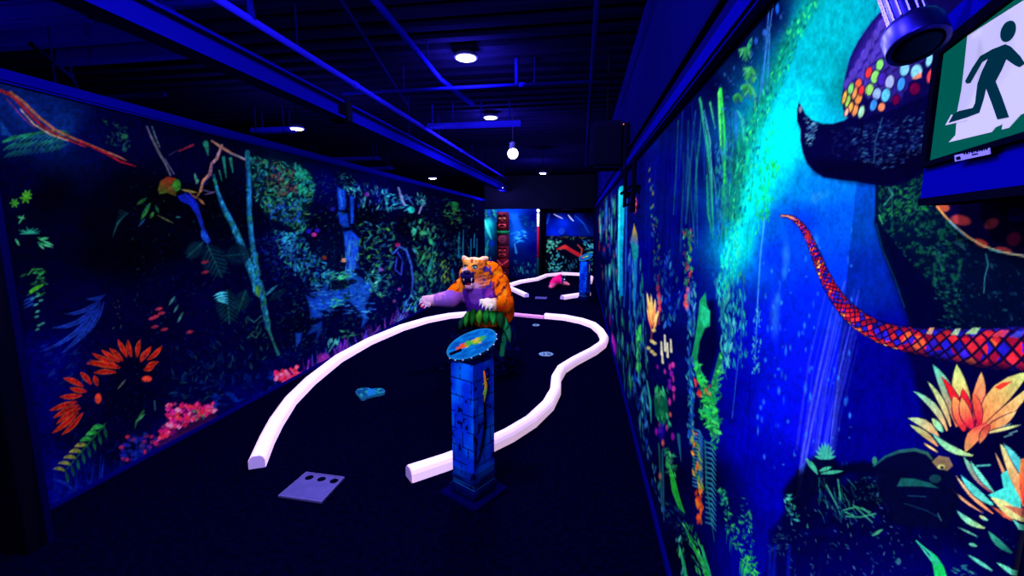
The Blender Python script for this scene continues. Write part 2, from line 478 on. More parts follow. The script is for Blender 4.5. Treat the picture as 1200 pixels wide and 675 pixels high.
def right_base(m):
    m.base([q for q in RB_ if m.x0 <= q[0] <= m.x1])
RB_ = ([(700, 300, (0, 0, 55)), (712, 250, (4, 0, 60)), (712, 380, (0, 0, 60)), (740, 200, (3, 0, 90)), (760, 300, (0, 0, 120)), (745, 420, (0, 0, 60)),
            (790, 200, (0, 0, 125)), (800, 260, (0, 0, 115)), (800, 130, (0, 0, 70)), (830, 100, (0, 0, 50)), (860, 50, (0, 0, 52)), (900, 15, (0, 0, 55)), (835, 200, (0, 5, 70)), (800, 330, (0, 0, 110)),
            (780, 400, (0, 0, 70)), (770, 480, (0, 0, 55)), (785, 560, (0, 0, 38)), (800, 650, (0, 0, 36)), (830, 400, (0, 0, 60)), (830, 560, (0, 0, 45)), (815, 480, (0, 0, 60)),
            (858, 450, (0, 0, 165)), (855, 370, (0, 10, 130)), (868, 400, (0, 5, 200)), (872, 520, (0, 0, 190)), (850, 600, (0, 0, 80)), (872, 640, (0, 0, 150)),
            (905, 300, (0, 45, 250)), (900, 380, (0, 20, 250)), (910, 480, (0, 10, 245)), (905, 580, (0, 0, 185)), (888, 660, (0, 0, 165)),
            (940, 260, (0, 50, 235)), (950, 350, (0, 30, 255)), (945, 430, (5, 15, 255)), (945, 500, (8, 8, 245)), (985, 330, (0, 50, 245)), (982, 430, (0, 12, 250)), (975, 500, (0, 0, 240)), (930, 560, (0, 0, 175)), (985, 250, (0, 80, 240)),
            (1003, 250, (0, 60, 175)), (1015, 330, (0, 32, 165)), (1030, 400, (0, 0, 140)), (1030, 480, (0, 0, 145)), (1010, 520, (0, 0, 135)), (1060, 430, (0, 0, 130)), (1170, 520, (0, 0, 60)), (1060, 640, (0, 0, 95)), (1000, 640, (0, 0, 80)), (1040, 665, (0, 0, 110)), (1100, 665, (0, 0, 100)), (1190, 640, (0, 0, 60)), (1120, 620, (0, 0, 55)), (960, 640, (0, 0, 45)),
            (930, 120, (0, 205, 245)), (985, 30, (0, 165, 190)), (970, 80, (0, 140, 165)), (1010, 10, (0, 165, 185)), (1030, 10, (0, 150, 180)), (990, 100, (0, 135, 150)), (955, 40, (0, 165, 190)), (900, 170, (0, 225, 250)), (930, 170, (0, 215, 250)), (960, 160, (0, 190, 235)), (885, 230, (0, 240, 240)), (868, 290, (0, 205, 220)), (935, 215, (0, 130, 225)), (965, 220, (0, 110, 235)), (1000, 225, (0, 70, 200)), (900, 250, (0, 70, 210)), (1200, 100, (0, 60, 120)), (1200, 330, (0, 10, 50)), (1000, 60, (0, 150, 180)), (1100, 100, (5, 0, 70))])

def right_light(m):
    # the shaft of turquoise light with its leafy green edges
    m.poly([(936, 0), (1000, 0), (985, 60), (955, 150), (925, 215), (890, 265), (862, 330), (848, 330), (858, 270), (872, 215), (893, 140), (920, 60)], (0, 165, 185), .5, aa=14, c2=(0, 225, 245), ax=((960, 20), (900, 190)))
    m.poly([(905, 130), (935, 124), (930, 180), (905, 215), (880, 260), (862, 300), (868, 250), (885, 190)], (0, 245, 250), .8, aa=14)
    edge = [(955, 0), (925, 45), (905, 95), (885, 140), (868, 175), (862, 205), (858, 250)]
    m.line(edge, [12, 14, 18, 22, 26, 26, 20], (10, 110, 70), .6, aa=14)
    m.scatter([(945, 0), (962, 0), (935, 55), (912, 110), (893, 150), (884, 220), (862, 290), (852, 270), (860, 215), (862, 180), (880, 140), (905, 80), (925, 30)], 420, (2, 6), [(20, 200, 120), (10, 150, 110), (60, 230, 120), (0, 90, 90), (20, 220, 180), (0, 60, 100)], (1.2, 2.2), (1.5, 3.2), (.35, .9), rnd=R)
    m.scatter([(905, 140), (912, 200), (900, 262), (885, 275), (888, 220), (896, 170)], 130, (3, 8), [(30, 230, 90), (0, 255, 140), (20, 170, 90), (0, 200, 160)], (1.2, 2.0), (2, 4), (.4, .9), rnd=R)
    # lower cascade of turquoise leaves
    area = [(870, 255), (866, 320), (850, 345), (838, 345), (846, 300), (858, 262)]
    m.scatter(area, 140, (4, 11), [(0, 230, 220), (20, 200, 190), (0, 170, 180), (40, 240, 210)], (1.2, 2.1), (2.5, 5), (.5, .95), rnd=R)
    m.scatter([(835, 320), (872, 320), (876, 430), (852, 430), (845, 380)], 190, (4, 13), [(20, 150, 170), (30, 190, 150), (20, 110, 160), (40, 200, 180), (10, 70, 130)], (1.3, 1.9), (3, 6), (.4, .9), rnd=R)
    m.line([(896, 255), (891, 300), (888, 350), (886, 400), (884, 425)], [1.4, 1.5, 1.2, 1, 1], (70, 170, 240), .8)
    m.scatter([(884, 360), (893, 360), (890, 440), (880, 440)], 46, (2, 6), [(60, 180, 200), (40, 140, 220), (80, 200, 200)], (1.1, 2), (2, 4), rnd=R)
    m.line([(872, 330), (868, 400), (862, 450), (858, 490)], 1, (40, 110, 220), .7)
    m.line([(879, 440), (876, 540), (872, 560)], 1.2, (0, 0, 110), .6)
    # soft beams and sparkle in the blue
    for k in range(26):
        x = rr(945, 985); y0 = rr(330, 420)
        m.line([(x + 22, y0), (x, y0 + 90), (x - 14, min(y0 + 190, 575))], (1, rr(1.5, 4)), (70, 90, 255), rr(.12, .4), aa=2)
    m.line([(990, 330), (962, 450), (935, 580)], (1.5, 3), (110, 120, 255), .5, aa=2)
    m.line([(976, 360), (950, 480), (932, 580)], (1.5, 3), (110, 130, 255), .45, aa=2)
    for k in range(90):
        x, y = rr(885, 1000), rr(270, 560); m.blob(x, y, rr(.8, 1.8), rr(1, 5), (40, 130, 255), rr(.25, .8), soft=.5)
    for c in [(921, 300, 4, 14), (919, 320, 3, 7), (912, 350, 3, 8), (908, 372, 5, 20), (956, 285, 3, 9), (955, 233, 4, 5), (962, 228, 9, 4), (944, 455, 2, 6)]:
        m.blob(c[0], c[1], c[2], c[3], (50, 150, 250), .5, soft=.8)
    m.poly([(990, 155), (1000, 150), (1000, 230), (960, 235), (945, 212), (985, 212)], (0, 110, 220), .5, aa=12)

def vstreaks(m, area, n, Lr, pal, wd=(1, 2.4), lean=.03, a=(.4, .95)):
    ar = np.asarray(area, float); x0, y0 = ar.min(0); x1, y1 = ar.max(0); k = 0
    while k < n:
        x, y = rr(x0, x1), rr(y0, y1); ins = False
        for i in range(len(ar)):
            xa, ya = ar[i]; xb, yb = ar[(i + 1) % len(ar)]
            if (ya > y) != (yb > y) and x < (xb - xa) * (y - ya) / (yb - ya) + xa: ins = not ins
        if not ins: k += .05; continue
        k += 1; L = rr(*Lr); w = rr(*wd); dx = rr(-lean, lean) * L
        m.line([(x, y - L / 2), (x + dx * .6, y), (x + dx, y + L / 2)], [w * .4, w, w * .3], R.choice(pal), rr(*a))

def right_far(m):
    # --- near the far end: tall thin streaks
    vstreaks(m, [(700, 240), (726, 230), (728, 360), (744, 470), (738, 470), (706, 350)], 150, (5, 26), TEALS + GREENS + BLUES, (.9, 2.0), a=(.3, .8))
    vstreaks(m, [(700, 260), (724, 250), (724, 340), (705, 340)], 12, (4, 12), [(200, 40, 60), (230, 130, 60), (180, 60, 160)], (.9, 1.6))
    vstreaks(m, [(735, 300), (752, 300), (765, 500), (750, 520), (738, 440)], 110, (5, 20), TEALS + BLUES + [(20, 170, 90)], (.9, 2.0), a=(.35, .9))
    m.line([(729, 222), (728, 260), (727, 300), (728, 345)], [8, 6.5, 5, 4], (10, 200, 225), .95, c2=(0, 130, 210))
    m.line([(726, 224), (725, 280), (725, 340)], [2, 1.5, 1], (60, 240, 240), .9)
    m.line([(734, 230), (733, 330), (731, 360)], [2, 1.5, 1], (20, 90, 220), .8)
    m.blob(744, 240, 2.5, 9, (210, 60, 110), .9); m.blob(743.5, 236, 1.2, 5, (240, 140, 190), .9)
    m.poly([(743, 262), (747, 276), (748, 290), (744, 292), (738, 284), (741, 274)], (190, 160, 40), .95, c2=(30, 80, 220), ax=((746, 268), (738, 288)))
    m.poly([(739, 283), (748, 288), (748, 300), (743, 312), (741, 300)], (20, 140, 150), .9)
    m.line([(745, 305), (744, 330), (743, 370)], [4, 3.5, 2], (20, 130, 210), .8)
    m.line([(739, 300), (738, 370), (741, 400)], [2, 2, 1.5], (10, 60, 190), .8)
    vstreaks(m, [(702, 370), (714, 370), (722, 420), (714, 430)], 10, (8, 18), [(150, 0, 200), (190, 20, 200)], (1.5, 3))  # purple glow of the border on the wall, put into the ink
    for c in [(720, 408, 2, 10, (150, 20, 190)), (718, 398, 1.3, 6, (190, 40, 210))]: m.blob(*c[:4], c[4], .9, soft=.6)
    # blue haze and thin grass
    for x in range(758, 800, 5):
        m.line([(x, rr(165, 200)), (x + rr(-3, 1), rr(280, 340))], (1, 2), (10, 20, 170), .35, aa=2)
    m.scatter([(760, 200), (766, 190), (775, 310), (768, 330)], 34, (2, 6), [(40, 140, 90), (120, 130, 60), (20, 90, 150)], (1.2, 1.9), (1.5, 3), rnd=R)
    m.scatter([(765, 290), (785, 290), (800, 350), (785, 390), (770, 370)], 80, (3, 9), BLUES + TEALS, (1.2, 1.9), (2, 4), (.3, .8), rnd=R)
    # flame flower
    for b, t, w, c in [((764, 380), (758, 342), 4, (250, 150, 60)), ((764, 382), (763, 344), 4, (250, 190, 80)), ((765, 382), (768, 350), 4, (240, 80, 50)), ((766, 378), (773, 362), 3.5, (250, 200, 110)), ((764, 388), (758, 360), 3, (230, 60, 60)), ((765, 390), (770, 372), 3, (250, 140, 60))]:
        m.leaf(b, t, w, c, (255, 220, 140))
    m.line([(764, 385), (763, 400)], 2, (150, 60, 60), .8)
    for x, y in [(766, 387), (764, 400), (767, 402), (760, 408), (764, 412), (767, 415)]: m.blob(x, y, 2.6, 2, (230, 210, 130), .9)
    for x, y, h in [(775, 408, 14), (779, 402, 18), (782, 410, 16), (786, 405, 14), (776, 420, 10)]:
        m.line([(x, y - h / 2), (x + .5, y + h / 2)], (2, 3), (230, 225, 190), .95)
    for x, y in [(771, 338), (772, 346), (773, 354), (773, 362)]: m.blob(x, y, 2, 4, (230, 60, 90), .9)
    m.line([(771, 322), (773, 350), (772, 380)], 1.5, (200, 60, 60), .7)
    for k in range(26):
        m.blob(rr(768, 790), rr(425, 560), rr(1, 2.4), rr(2, 4.5), R.choice([(170, 20, 190), (220, 50, 170), (230, 90, 90), (120, 20, 180)]), .85, soft=.4)
    m.scatter([(746, 385), (751, 385), (752, 430), (745, 440)], 44, (4, 12), GREENS, (1.3, 1.8), (2.5, 5), rnd=R)
    m.poly([(770, 450), (781, 462), (784, 490), (776, 500), (768, 488), (766, 468)], (10, 100, 70), .85); m.scatter([(766, 450), (784, 455), (785, 500), (768, 495)], 24, (3, 8), GREENS, (1, 2), rnd=R)
    m.line([(758, 446), (762, 470), (763, 495)], [1.5, 3, 1], (40, 160, 150), .9); m.line([(753, 345), (756, 375)], [3, 1], (30, 120, 160), .8)
    m.line([(805, 330), (795, 355), (788, 370)], [1, 2, 1], (20, 60, 200), .6)
    # orchid spray higher up (red)
    for x, y in [(806, 340), (804, 348), (803, 356), (805, 352), (807, 345), (805, 360)]: m.blob(x, y, 2.2, 4, (240, 80, 90), .9)
    m.scatter([(800, 265), (812, 265), (812, 335), (802, 335)], 60, (2, 7), GREENS + [(200, 60, 60), (120, 130, 50)], (1, 2.1), (1.5, 3), rnd=R)
    m.scatter([(805, 335), (815, 330), (815, 400), (806, 420)], 60, (4, 11), BLUES + TEALS, (1.3, 1.9), (2.5, 5), (.4, .85), rnd=R)
    # hanging palm blades at the top
    for pts, w, c in [([(820, 115), (832, 190), (836, 270)], [2, 4, 1], (30, 170, 110)), ([(822, 118), (826, 160), (838, 215), (841, 250)], [1, 2.5, 1], (30, 130, 130)), ([(844, 105), (847, 150), (849, 200), (848, 240)], [4, 6, 4, 1], (40, 210, 70)),
                      ([(842, 108), (843, 140), (845, 180)], [2, 2, 1], (90, 230, 110)), ([(812, 165), (807, 220), (804, 262)], [1, 2, 1], (30, 140, 140)), ([(815, 130), (808, 200), (803, 260)], [1, 1.6, 1], (20, 70, 160)), ([(828, 205), (830, 250), (836, 280)], [1, 3, 1], (20, 150, 120)),
                      ([(825, 130), (832, 165), (835, 220)], [1.2, 1.6, 1], (80, 170, 170)), ([(832, 120), (838, 150)], [2, 1], (60, 180, 120)), ([(864, 130), (870, 140), (872, 165)], [2, 4, 1.5], (40, 170, 160)), ([(862, 132), (863, 165)], [2, 1.2], (40, 90, 200)), ([(852, 130), (856, 150), (857, 180)], [1, 2.5, 1], (20, 80, 150)),
                      ([(901, 12), (896, 70), (893, 110)], [1.2, 1.2, 1], (50, 110, 210)), ([(906, 5), (898, 60), (889, 120)], [1.2, 1.2, 1], (50, 110, 210)), ([(902, 40), (899, 108)], [1, 1], (50, 120, 210))]:
        m.line(pts, w, c, .9)
    for k in range(14):
        x = rr(810, 862); y = rr(120, 150); m.line([(x, y), (x + rr(0, 6), y + rr(40, 110))], (1, 1.6), R.choice([(10, 60, 130), (20, 110, 110), (0, 30, 120)]), .6)
    for k in range(26):                                  # fine grass blades
        x = rr(792, 848); y = rr(118, 190); L = rr(40, 120); b = rr(-8, 8)
        m.line([(x, y), (x + b * .4, y + L * .5), (x + b, y + L)], [.8, 1.5, .7], R.choice([(10, 70, 130), (20, 120, 110), (30, 150, 110), (10, 40, 140), (40, 160, 140)]), rr(.35, .8))
    for x0, w_ in [(778, 8), (770, 5), (796, 6), (786, 4), (806, 6)]: m.line([(x0 + 8, 150), (x0, 260), (x0 - 6, 340)], (w_, w_), (0, 0, 60), .45, aa=6)
    vstreaks(m, [(838, 170), (866, 160), (866, 250), (842, 300)], 90, (6, 24), [(10, 130, 110), (20, 170, 130), (10, 80, 130), (30, 200, 140), (0, 60, 90)], (.9, 1.8), lean=.2, a=(.35, .85))
    vstreaks(m, [(872, 180), (900, 140), (898, 250), (872, 300)], 70, (8, 30), [(0, 200, 190), (0, 230, 200), (20, 210, 140), (0, 180, 200)], (.9, 1.8), lean=.15, a=(.3, .8))
    # fern crown
    for cx_, cy_, n_, L in [(874, 62, 9, 20), (880, 85, 11, 24), (876, 105, 9, 20), (865, 115, 6, 16)]:
        for k in range(n_):
            t = PI * (.15 + .95 * k / n_) ; e = (cx_ + math.cos(t) * L * .45, cy_ + math.sin(t) * L * .75 - 4)
            m.leaf((cx_, cy_ - 6), e, rr(3, 5), R.choice([(30, 130, 70), (20, 90, 70), (60, 160, 100)]), bend=rr(-.2, .2), a=.9)
    m.leaf((876, 60), (881, 44), 5, (30, 140, 90)); m.leaf((874, 95), (884, 130), 3, (60, 170, 120), bend=-.15)
    m.scatter([(838, 90), (862, 70), (895, 30), (930, 5), (925, 40), (900, 100), (880, 150), (840, 140)], 120, (2, 5), [(20, 60, 140), (10, 40, 120), (40, 90, 170), (20, 90, 100)], (0, PI), (1.3, 3), (.4, .8), rnd=R)
    m.blob(911, 10, 2, 6, (20, 90, 220), .9); m.blob(886, 48, 2, 4, (30, 80, 200), .8); m.blob(896, 38, 2.5, 4, (40, 100, 200), .8)
    m.scatter([(838, 170), (862, 165), (850, 260), (840, 290)], 120, (3, 9), [(20, 80, 170), (40, 130, 190), (10, 50, 130), (20, 120, 120)], (1.2, 2), (2, 4), (.4, .85), rnd=R)
    m.speck([(845, 180), (868, 190), (862, 260), (845, 280)], (20, 130, 120), 5, .45, .7, .8, 2)
    # dark hollow with green vine V
    m.poly([(822, 352), (838, 352), (842, 400), (836, 430), (828, 448), (818, 425), (815, 395)], (0, 0, 50), .85, aa=6)
    m.poly([(827, 342), (820, 352), (818, 372), (814, 400), (810, 420), (816, 428), (820, 400), (826, 385), (832, 382), (832, 366), (828, 356)], (20, 170, 100), .85); m.poly([(822, 357), (832, 364), (831, 378), (825, 384), (821, 374)], (30, 190, 140), .9)
    vine = [(813, 420), (820, 440), (829, 462), (832, 480), (836, 500)]
    m.line(vine, [7, 8, 11, 16, 14], (20, 140, 60), .8); m.line([(845, 415), (838, 445), (834, 470)], [5, 7, 8], (20, 150, 70), .75)
    m.scatter([(812, 418), (820, 425), (832, 455), (846, 415), (850, 420), (842, 480), (846, 505), (835, 515), (822, 490), (818, 450)], 150, (3, 8), [(40, 220, 80), (20, 180, 110), (80, 240, 110), (20, 120, 80)], (0, PI), (1.5, 3), (.5, .95), rnd=R)
    m.scatter([(813, 435), (822, 460), (820, 470), (813, 450)], 20, (3, 6), [(240, 80, 60), (230, 50, 60)], (1, 2), (1.5, 2.5), rnd=R); m.scatter([(826, 452), (833, 452), (832, 465), (827, 465)], 10, (3, 5), [(240, 80, 40)], (1, 2), rnd=R)
    m.scatter([(842, 352), (858, 340), (862, 380), (852, 440), (845, 440)], 60, (5, 14), TEALS, (1.2, 1.9), (3, 6), (.4, .9), rnd=R)
    m.line([(808, 420), (811, 470), (809, 520)], [3, 5, 3], (20, 90, 200), .6); m.scatter([(804, 420), (814, 420), (814, 520), (806, 520)], 60, (3, 8), BLUES + TEALS, (1, 2), rnd=R)
    # striped ferns
    for cx_, y0, y1, side in [(818, 505, 575, 1), (833, 520, 620, 1)]:
        for k in range(17):
            y = y0 + (y1 - y0) * k / 17
            m.line([(cx_ - 6, y - 2), (cx_ + 1, y), (cx_ + 6, y + 8)], [1.5, 2.6, .8], (40, 120, 190) if cx_ < 825 else (40, 130, 160), .9)
        m.line([(cx_ - 7, y0 - 4), (cx_ - 5, (y0 + y1) / 2), (cx_ + 4, y1 + 14)], [2, 2, 1], (20, 110, 110), .8)
    m.scatter([(808, 505), (817, 505), (824, 560), (822, 590), (812, 560)], 36, (3, 9), [(240, 170, 60), (150, 190, 60), (230, 90, 40), (80, 160, 60)], (1, 2), (1.8, 3), rnd=R)
    m.scatter([(815, 575), (823, 575), (824, 612), (817, 612)], 26, (4, 8), [(240, 80, 30), (250, 120, 40), (220, 50, 30)], (1, 2), (1.5, 2.5), rnd=R)
    m.scatter([(838, 460), (842, 520), (838, 530), (832, 520)], 26, (3, 7), GREENS, (0, PI), rnd=R)
    # left lower plants
    m.poly([(783, 542), (790, 556), (796, 580), (803, 602), (795, 596), (787, 575)], (30, 180, 60), .9); m.scatter([(779, 525), (790, 535), (792, 560), (782, 556)], 30, (4, 9), GREENS, (0, PI), rnd=R)
    m.line([(776, 530), (777, 570), (778, 610)], [2, 3, 1], (30, 110, 150), .7); m.line([(795, 510), (798, 540)], [4, 1], (30, 120, 150), .7); m.line([(772, 520), (776, 600)], [1.5, 1.5], (50, 150, 90), .6)
    m.line([(804, 620), (812, 640), (825, 662), (832, 690)], [2, 4, 6, 6], (30, 170, 70), .85); m.line([(822, 640), (830, 668), (836, 690)], [3, 4, 3], (30, 190, 110), .9)
    m.scatter([(800, 610), (815, 620), (830, 675), (818, 675)], 50, (3, 8), GREENS, (.8, 2), rnd=R)
    m.line([(796, 640), (801, 660), (806, 690)], [2, 4, 4], (30, 180, 120), .9); m.scatter([(792, 630), (800, 630), (808, 690), (798, 690)], 24, (3, 8), GREENS + TEALS, (1, 2), rnd=R)
    m.scatter([(775, 590), (800, 590), (812, 640), (795, 640)], 40, (2, 6), [(20, 110, 90), (20, 60, 140)], (0, PI), rnd=R)
    out = [(842, 575), (852, 590), (858, 610), (868, 622), (872, 600), (876, 590)]
    m.scatter([(840, 570), (850, 575), (862, 625), (872, 575), (882, 610), (884, 660), (892, 690), (868, 690), (870, 650), (856, 640)], 170, (2, 6), [(20, 160, 100), (40, 200, 120), (20, 110, 130), (60, 220, 100)], (0, PI), (1.5, 3), (.4, .9), rnd=R)
    m.scatter([(868, 650), (882, 650), (893, 690), (872, 690)], 60, (3, 8), [(60, 240, 90), (30, 200, 80)], (0, PI), rnd=R)
    m.blob(775, 505, 4, 10, (20, 10, 170), .8, soft=.5)
    m.scatter([(740, 440), (756, 440), (765, 540), (780, 600), (770, 600), (752, 520)], 70, (3, 10), BLUES + TEALS, (1.2, 1.9), (2, 4), (.3, .8), rnd=R)

def scales(m, cl, wd, pal, kx=1.0, seed=1, rows=6):
    """a snake body: centre line (px), widths; diamond scales in bright inks with dark edges"""
    cl = np.asarray(cl, float); mw = max(wd) / 2 + 3
    w = m.win(cl[:, 0].min() - mw, cl[:, 1].min() - mw, cl[:, 0].max() + mw, cl[:, 1].max() + mw)
    if w is None: return
    x, y = m.X[w], m.Y[w]; best = np.full(x.shape, 1e9); S = np.zeros(x.shape); T = np.zeros(x.shape); W = np.ones(x.shape)
    acc = 0.0
    for i in range(len(cl) - 1):
        (x0, y0), (x1, y1) = cl[i], cl[i + 1]; dx, dy = x1 - x0, y1 - y0; L = math.hypot(dx, dy)
        t = np.clip(((x - x0) * dx + (y - y0) * dy) / (L * L), 0, 1); ex, ey = x - x0 - t * dx, y - y0 - t * dy
        d = np.hypot(ex, ey); ww = wd[i] * (1 - t) + wd[i + 1] * t; up = d < best
        best = np.where(up, d, best); T = np.where(up, np.sign(dx * ey - dy * ex) * d / ww * 2, T); W = np.where(up, ww, W)
        S = np.where(up, acc + t * L / (.5 * (wd[i] + wd[i + 1])), S); acc += L / (.5 * (wd[i] + wd[i + 1]))
    bulge = np.arcsin(np.clip(T, -1, 1)) / (PI / 2) * 1.15
    a = S * rows * .42 * kx + bulge * rows / 4; b = S * rows * .42 * kx - bulge * rows / 4
    ia, ib = np.floor(a), np.floor(b); fa, fb = a - ia, b - ib
    hsh = np.abs(np.sin(ia * 12.9898 + ib * 78.233 + seed) * 43758.5453) % 1; h2 = np.abs(np.sin(ia * 39.3 + ib * 11.13 + seed) * 24634.63) % 1
    band = vnoise(S * 1.1 + seed, T * .8 + 5, 1)
    pal = np.asarray(pal, float); idx = np.clip(((hsh * .55 + band * .45) * 1.25 - .12) * len(pal), 0, len(pal) - 1).astype(int)
    col = pal[idx] * (.8 + .35 * h2[..., None])
    edge = np.minimum(np.minimum(fa, 1 - fa), np.minimum(fb, 1 - fb)); k = np.clip((edge - .06) / .12, 0, 1)[..., None]; col = col * (1.12 - .45 * np.clip(-T, 0, 1) ** 2 - .2 * np.clip(T, 0, 1) ** 4)[..., None]
    col = col * k + np.array([15, 5, 50]) * (1 - k)
    m.mix(w, np.clip(.5 + (W / 2 - best) / 1.2, 0, 1), col)

def right_near(m):
    # mossy dark trunk behind the snake
    trunk = [(1026, 200), (1025, 262), (1032, 290), (1046, 325), (1058, 355), (1064, 372), (1070, 412), (1260, 412), (1260, 180), (1090, 180)]
    m.poly(trunk, (1, 14, 50), 1, aa=2, c2=(0, 6, 42), ax=((1040, 200), (1100, 400)))
    m.poly([(1028, 260), (1046, 325), (1064, 372), (1066, 412), (1130, 412), (1110, 370), (1090, 330), (1060, 290)], (0, 0, 46), .8, aa=16)
    m.speck([(1030, 205), (1090, 205), (1130, 290), (1120, 360), (1060, 300), (1030, 260)], (10, 80, 60), 5, .5, .75, .8, 1)
    m.scatter([(1030, 208), (1085, 208), (1095, 240), (1060, 262), (1030, 262)], 190, (2, 6), [(20, 110, 50), (30, 140, 60), (10, 80, 60), (30, 120, 90)], (0, PI), (1.5, 3), (.3, .8), rnd=R)
    m.scatter([(1060, 245), (1095, 245), (1130, 330), (1125, 400), (1105, 400), (1088, 300)], 170, (2, 5), [(10, 100, 80), (20, 80, 80), (30, 120, 100)], (0, 1.2), (1.5, 3), (.25, .75), rnd=R)
    m.scatter([(1090, 250), (1240, 310), (1240, 405), (1110, 405)], 200, (2, 6), [(15, 60, 100), (20, 90, 110), (10, 40, 90)], (.0, 1.2), (1.5, 3.5), (.25, .65), rnd=R)
    m.line([(1155, 297), (1158, 310), (1154, 325), (1153, 343)], [1.6, 2.2, 1.5, 1.2], (40, 120, 140), .8); m.line([(1040, 218), (1046, 228), (1036, 240)], 2, (40, 130, 130), .8); m.line([(1030, 252), (1034, 262)], 1.5, (60, 170, 120), .8); m.line([(1046, 215), (1045, 252)], 1.2, (40, 130, 120), .7)
    for k in range(7): m.line([(1118 + k * 1.4, 284 + k * .8), (1128 + k * .6, 280 + k * 2.2)], 1.1, (40, 110, 120), .6)
    m.line([(1027, 262), (1034, 292), (1048, 325), (1060, 360)], 1, (20, 90, 150), .6)
    # lower curve of the great coil, under the sign
    arc = [(1088, 228), (1098, 242), (1108, 254), (1120, 266), (1135, 278), (1152, 288), (1172, 295), (1200, 300), (1240, 303)]
    m.poly(arc + [(1240, 200), (1088, 200)], (6, 0, 55), 1)
    for x, y, rx, ry, c, an in [(1106, 243, 7, 5, (210, 90, 60), .3), (1126, 258, 12, 6, (190, 60, 70), .2), (1162, 262, 9, 6, (150, 50, 80), -.4), (1190, 252, 10, 9, (10, 10, 120), 0), (1150, 285, 9, 4, (210, 70, 60), .45), (1188, 280, 9, 8, (110, 20, 80), -.6), (1176, 293, 10, 3.5, (180, 60, 70), .2), (1214, 285, 9, 6, (150, 50, 80), .2)]:
        m.blob(x, y, rx, ry, c, .9, an, soft=.25)
    m.line(arc[1:], 2.2, (255, 170, 90), .95, c2=(220, 230, 210)); m.line([(1112, 259), (1130, 276)], 2, (70, 170, 230), .8); m.line([(1160, 292), (1174, 296)], 2, (70, 190, 220), .8)
    # dark broken branch
    horn = [(936, 120), (939, 124), (944, 134), (952, 141), (964, 145), (976, 145), (990, 141), (1002, 130), (1090, 95), (1250, 95), (1250, 205), (1088, 195), (1078, 206), (1060, 214), (1043, 219), (1030, 217), (1020, 216), (1005, 213), (985, 211), (965, 208), (953, 200), (946, 192), (941, 180), (938, 165), (938, 152), (934, 142), (934, 130)]
    m.poly(horn, (3, 2, 56), 1, aa=1.4)
    m.poly([(945, 185), (1000, 190), (1080, 170), (1085, 200), (1040, 219), (985, 211), (955, 203)], (2, 0, 34), .75, aa=10)
    m.scatter([(942, 135), (958, 143), (955, 172), (944, 170)], 60, (2, 5), [(60, 120, 170), (90, 160, 190), (40, 80, 140)], (-.7, .5), (1.6, 3), (.4, .9), rnd=R)
    m.scatter([(998, 150), (1090, 130), (1088, 175), (1040, 200), (1000, 185)], 330, (2, 5), [(20, 50, 120), (40, 90, 160), (60, 130, 180), (15, 40, 110)], (-.5, .4), (1.6, 3), (.25, .75), rnd=R)
    m.scatter([(975, 150), (1000, 150), (1000, 190), (975, 180)], 40, (2, 5), [(20, 40, 110)], (-.5, .4), (1.6, 3), (.2, .5), rnd=R)
    m.blob(938, 128, 2, 4, (150, 150, 170), .8); m.line([(1034, 138), (1026, 165), (1024, 190)], 1.3, (40, 110, 150), .6); m.line([(1010, 146), (1008, 160)], 2, (0, 0, 30), .8)
    # thick scaled body above
    head = [(1052, -20), (1040, 5), (1022, 25), (1006, 48), (996, 68), (990, 92), (987, 112), (988, 128), (993, 137), (1000, 139), (1012, 140), (1022, 135), (1040, 131), (1070, 118), (1095, 108), (1250, 95), (1250, -20)]
    m.poly(head, (8, 4, 74), 1, aa=1.6)
    m.poly([(1052, -20), (1034, 14), (1012, 40), (997, 72), (989, 110), (1000, 112), (1030, 70), (1060, 40), (1090, -20)], (45, 25, 150), .75, aa=10)
    for r_ in range(9):                                  # rows of violet scales
        for c_ in range(8):
            x = 1046 - r_ * 6.6 + c_ * 8.6 + (c_ % 2) * 0; y = 6 + r_ * 11.5 + c_ * 4.5 - c_ * c_ * .35
            if x > 1098 or x < 988: continue
            q = min(1, c_ / 7)
            m.blob(x, y, 4.4, 7.2, (int(80 - 40 * q), int(60 - 35 * q), int(190 - 60 * q)), .85, .35, soft=.25)
    for x, y, rx, ry, c in [(1018, 85, 3.4, 6.5, (235, 50, 60)), (1031, 76, 4, 6.5, (120, 210, 110)), (1025.6, 90, 4.6, 7.5, (130, 210, 110)), (1006, 98, 3.6, 5.5, (235, 90, 60)), (1019, 105, 4.6, 6.8, (140, 200, 100)), (1033.6, 92.5, 4.8, 8, (60, 30, 180)), (1042.6, 96, 5, 8, (150, 160, 230)), (1060, 81, 5.4, 8, (110, 180, 230)), (1074, 84, 6.4, 8.5, (120, 190, 230)), (1056, 98.5, 4.2, 8, (50, 130, 235)), (1027.7, 110, 4.8, 6.8, (130, 160, 240)), (1038, 111.5, 4.8, 8, (80, 180, 230)), (1023.7, 123, 3.8, 7, (50, 130, 230)), (1033, 125.5, 4, 5, (220, 120, 90)), (1009.4, 131, 3.4, 7, (160, 220, 190)), (1002, 129, 3.2, 7, (235, 140, 80)), (1006, 115, 4, 7, (235, 140, 70)), (1001.5, 109, 2.6, 7.5, (230, 150, 90)), (997, 104, 3, 7, (120, 210, 120)), (993.5, 118.5, 2.6, 7.5, (150, 210, 90)), (989.6, 114, 2.2, 8, (225, 170, 70)), (997, 125.5, 2.6, 6, (230, 160, 70)), (992, 131.5, 2, 5, (250, 170, 150)), (1009.4, 106, 3, 5.5, (230, 40, 60)), (1090, 89, 3.6, 8, (210, 60, 80)), (1089, 70, 3.6, 8, (120, 190, 230)), (1072, 104, 6, 7, (90, 0, 60)), (1050, 117, 4, 6, (90, 0, 60)), (1065, 66, 5, 5, (60, 120, 220))]:
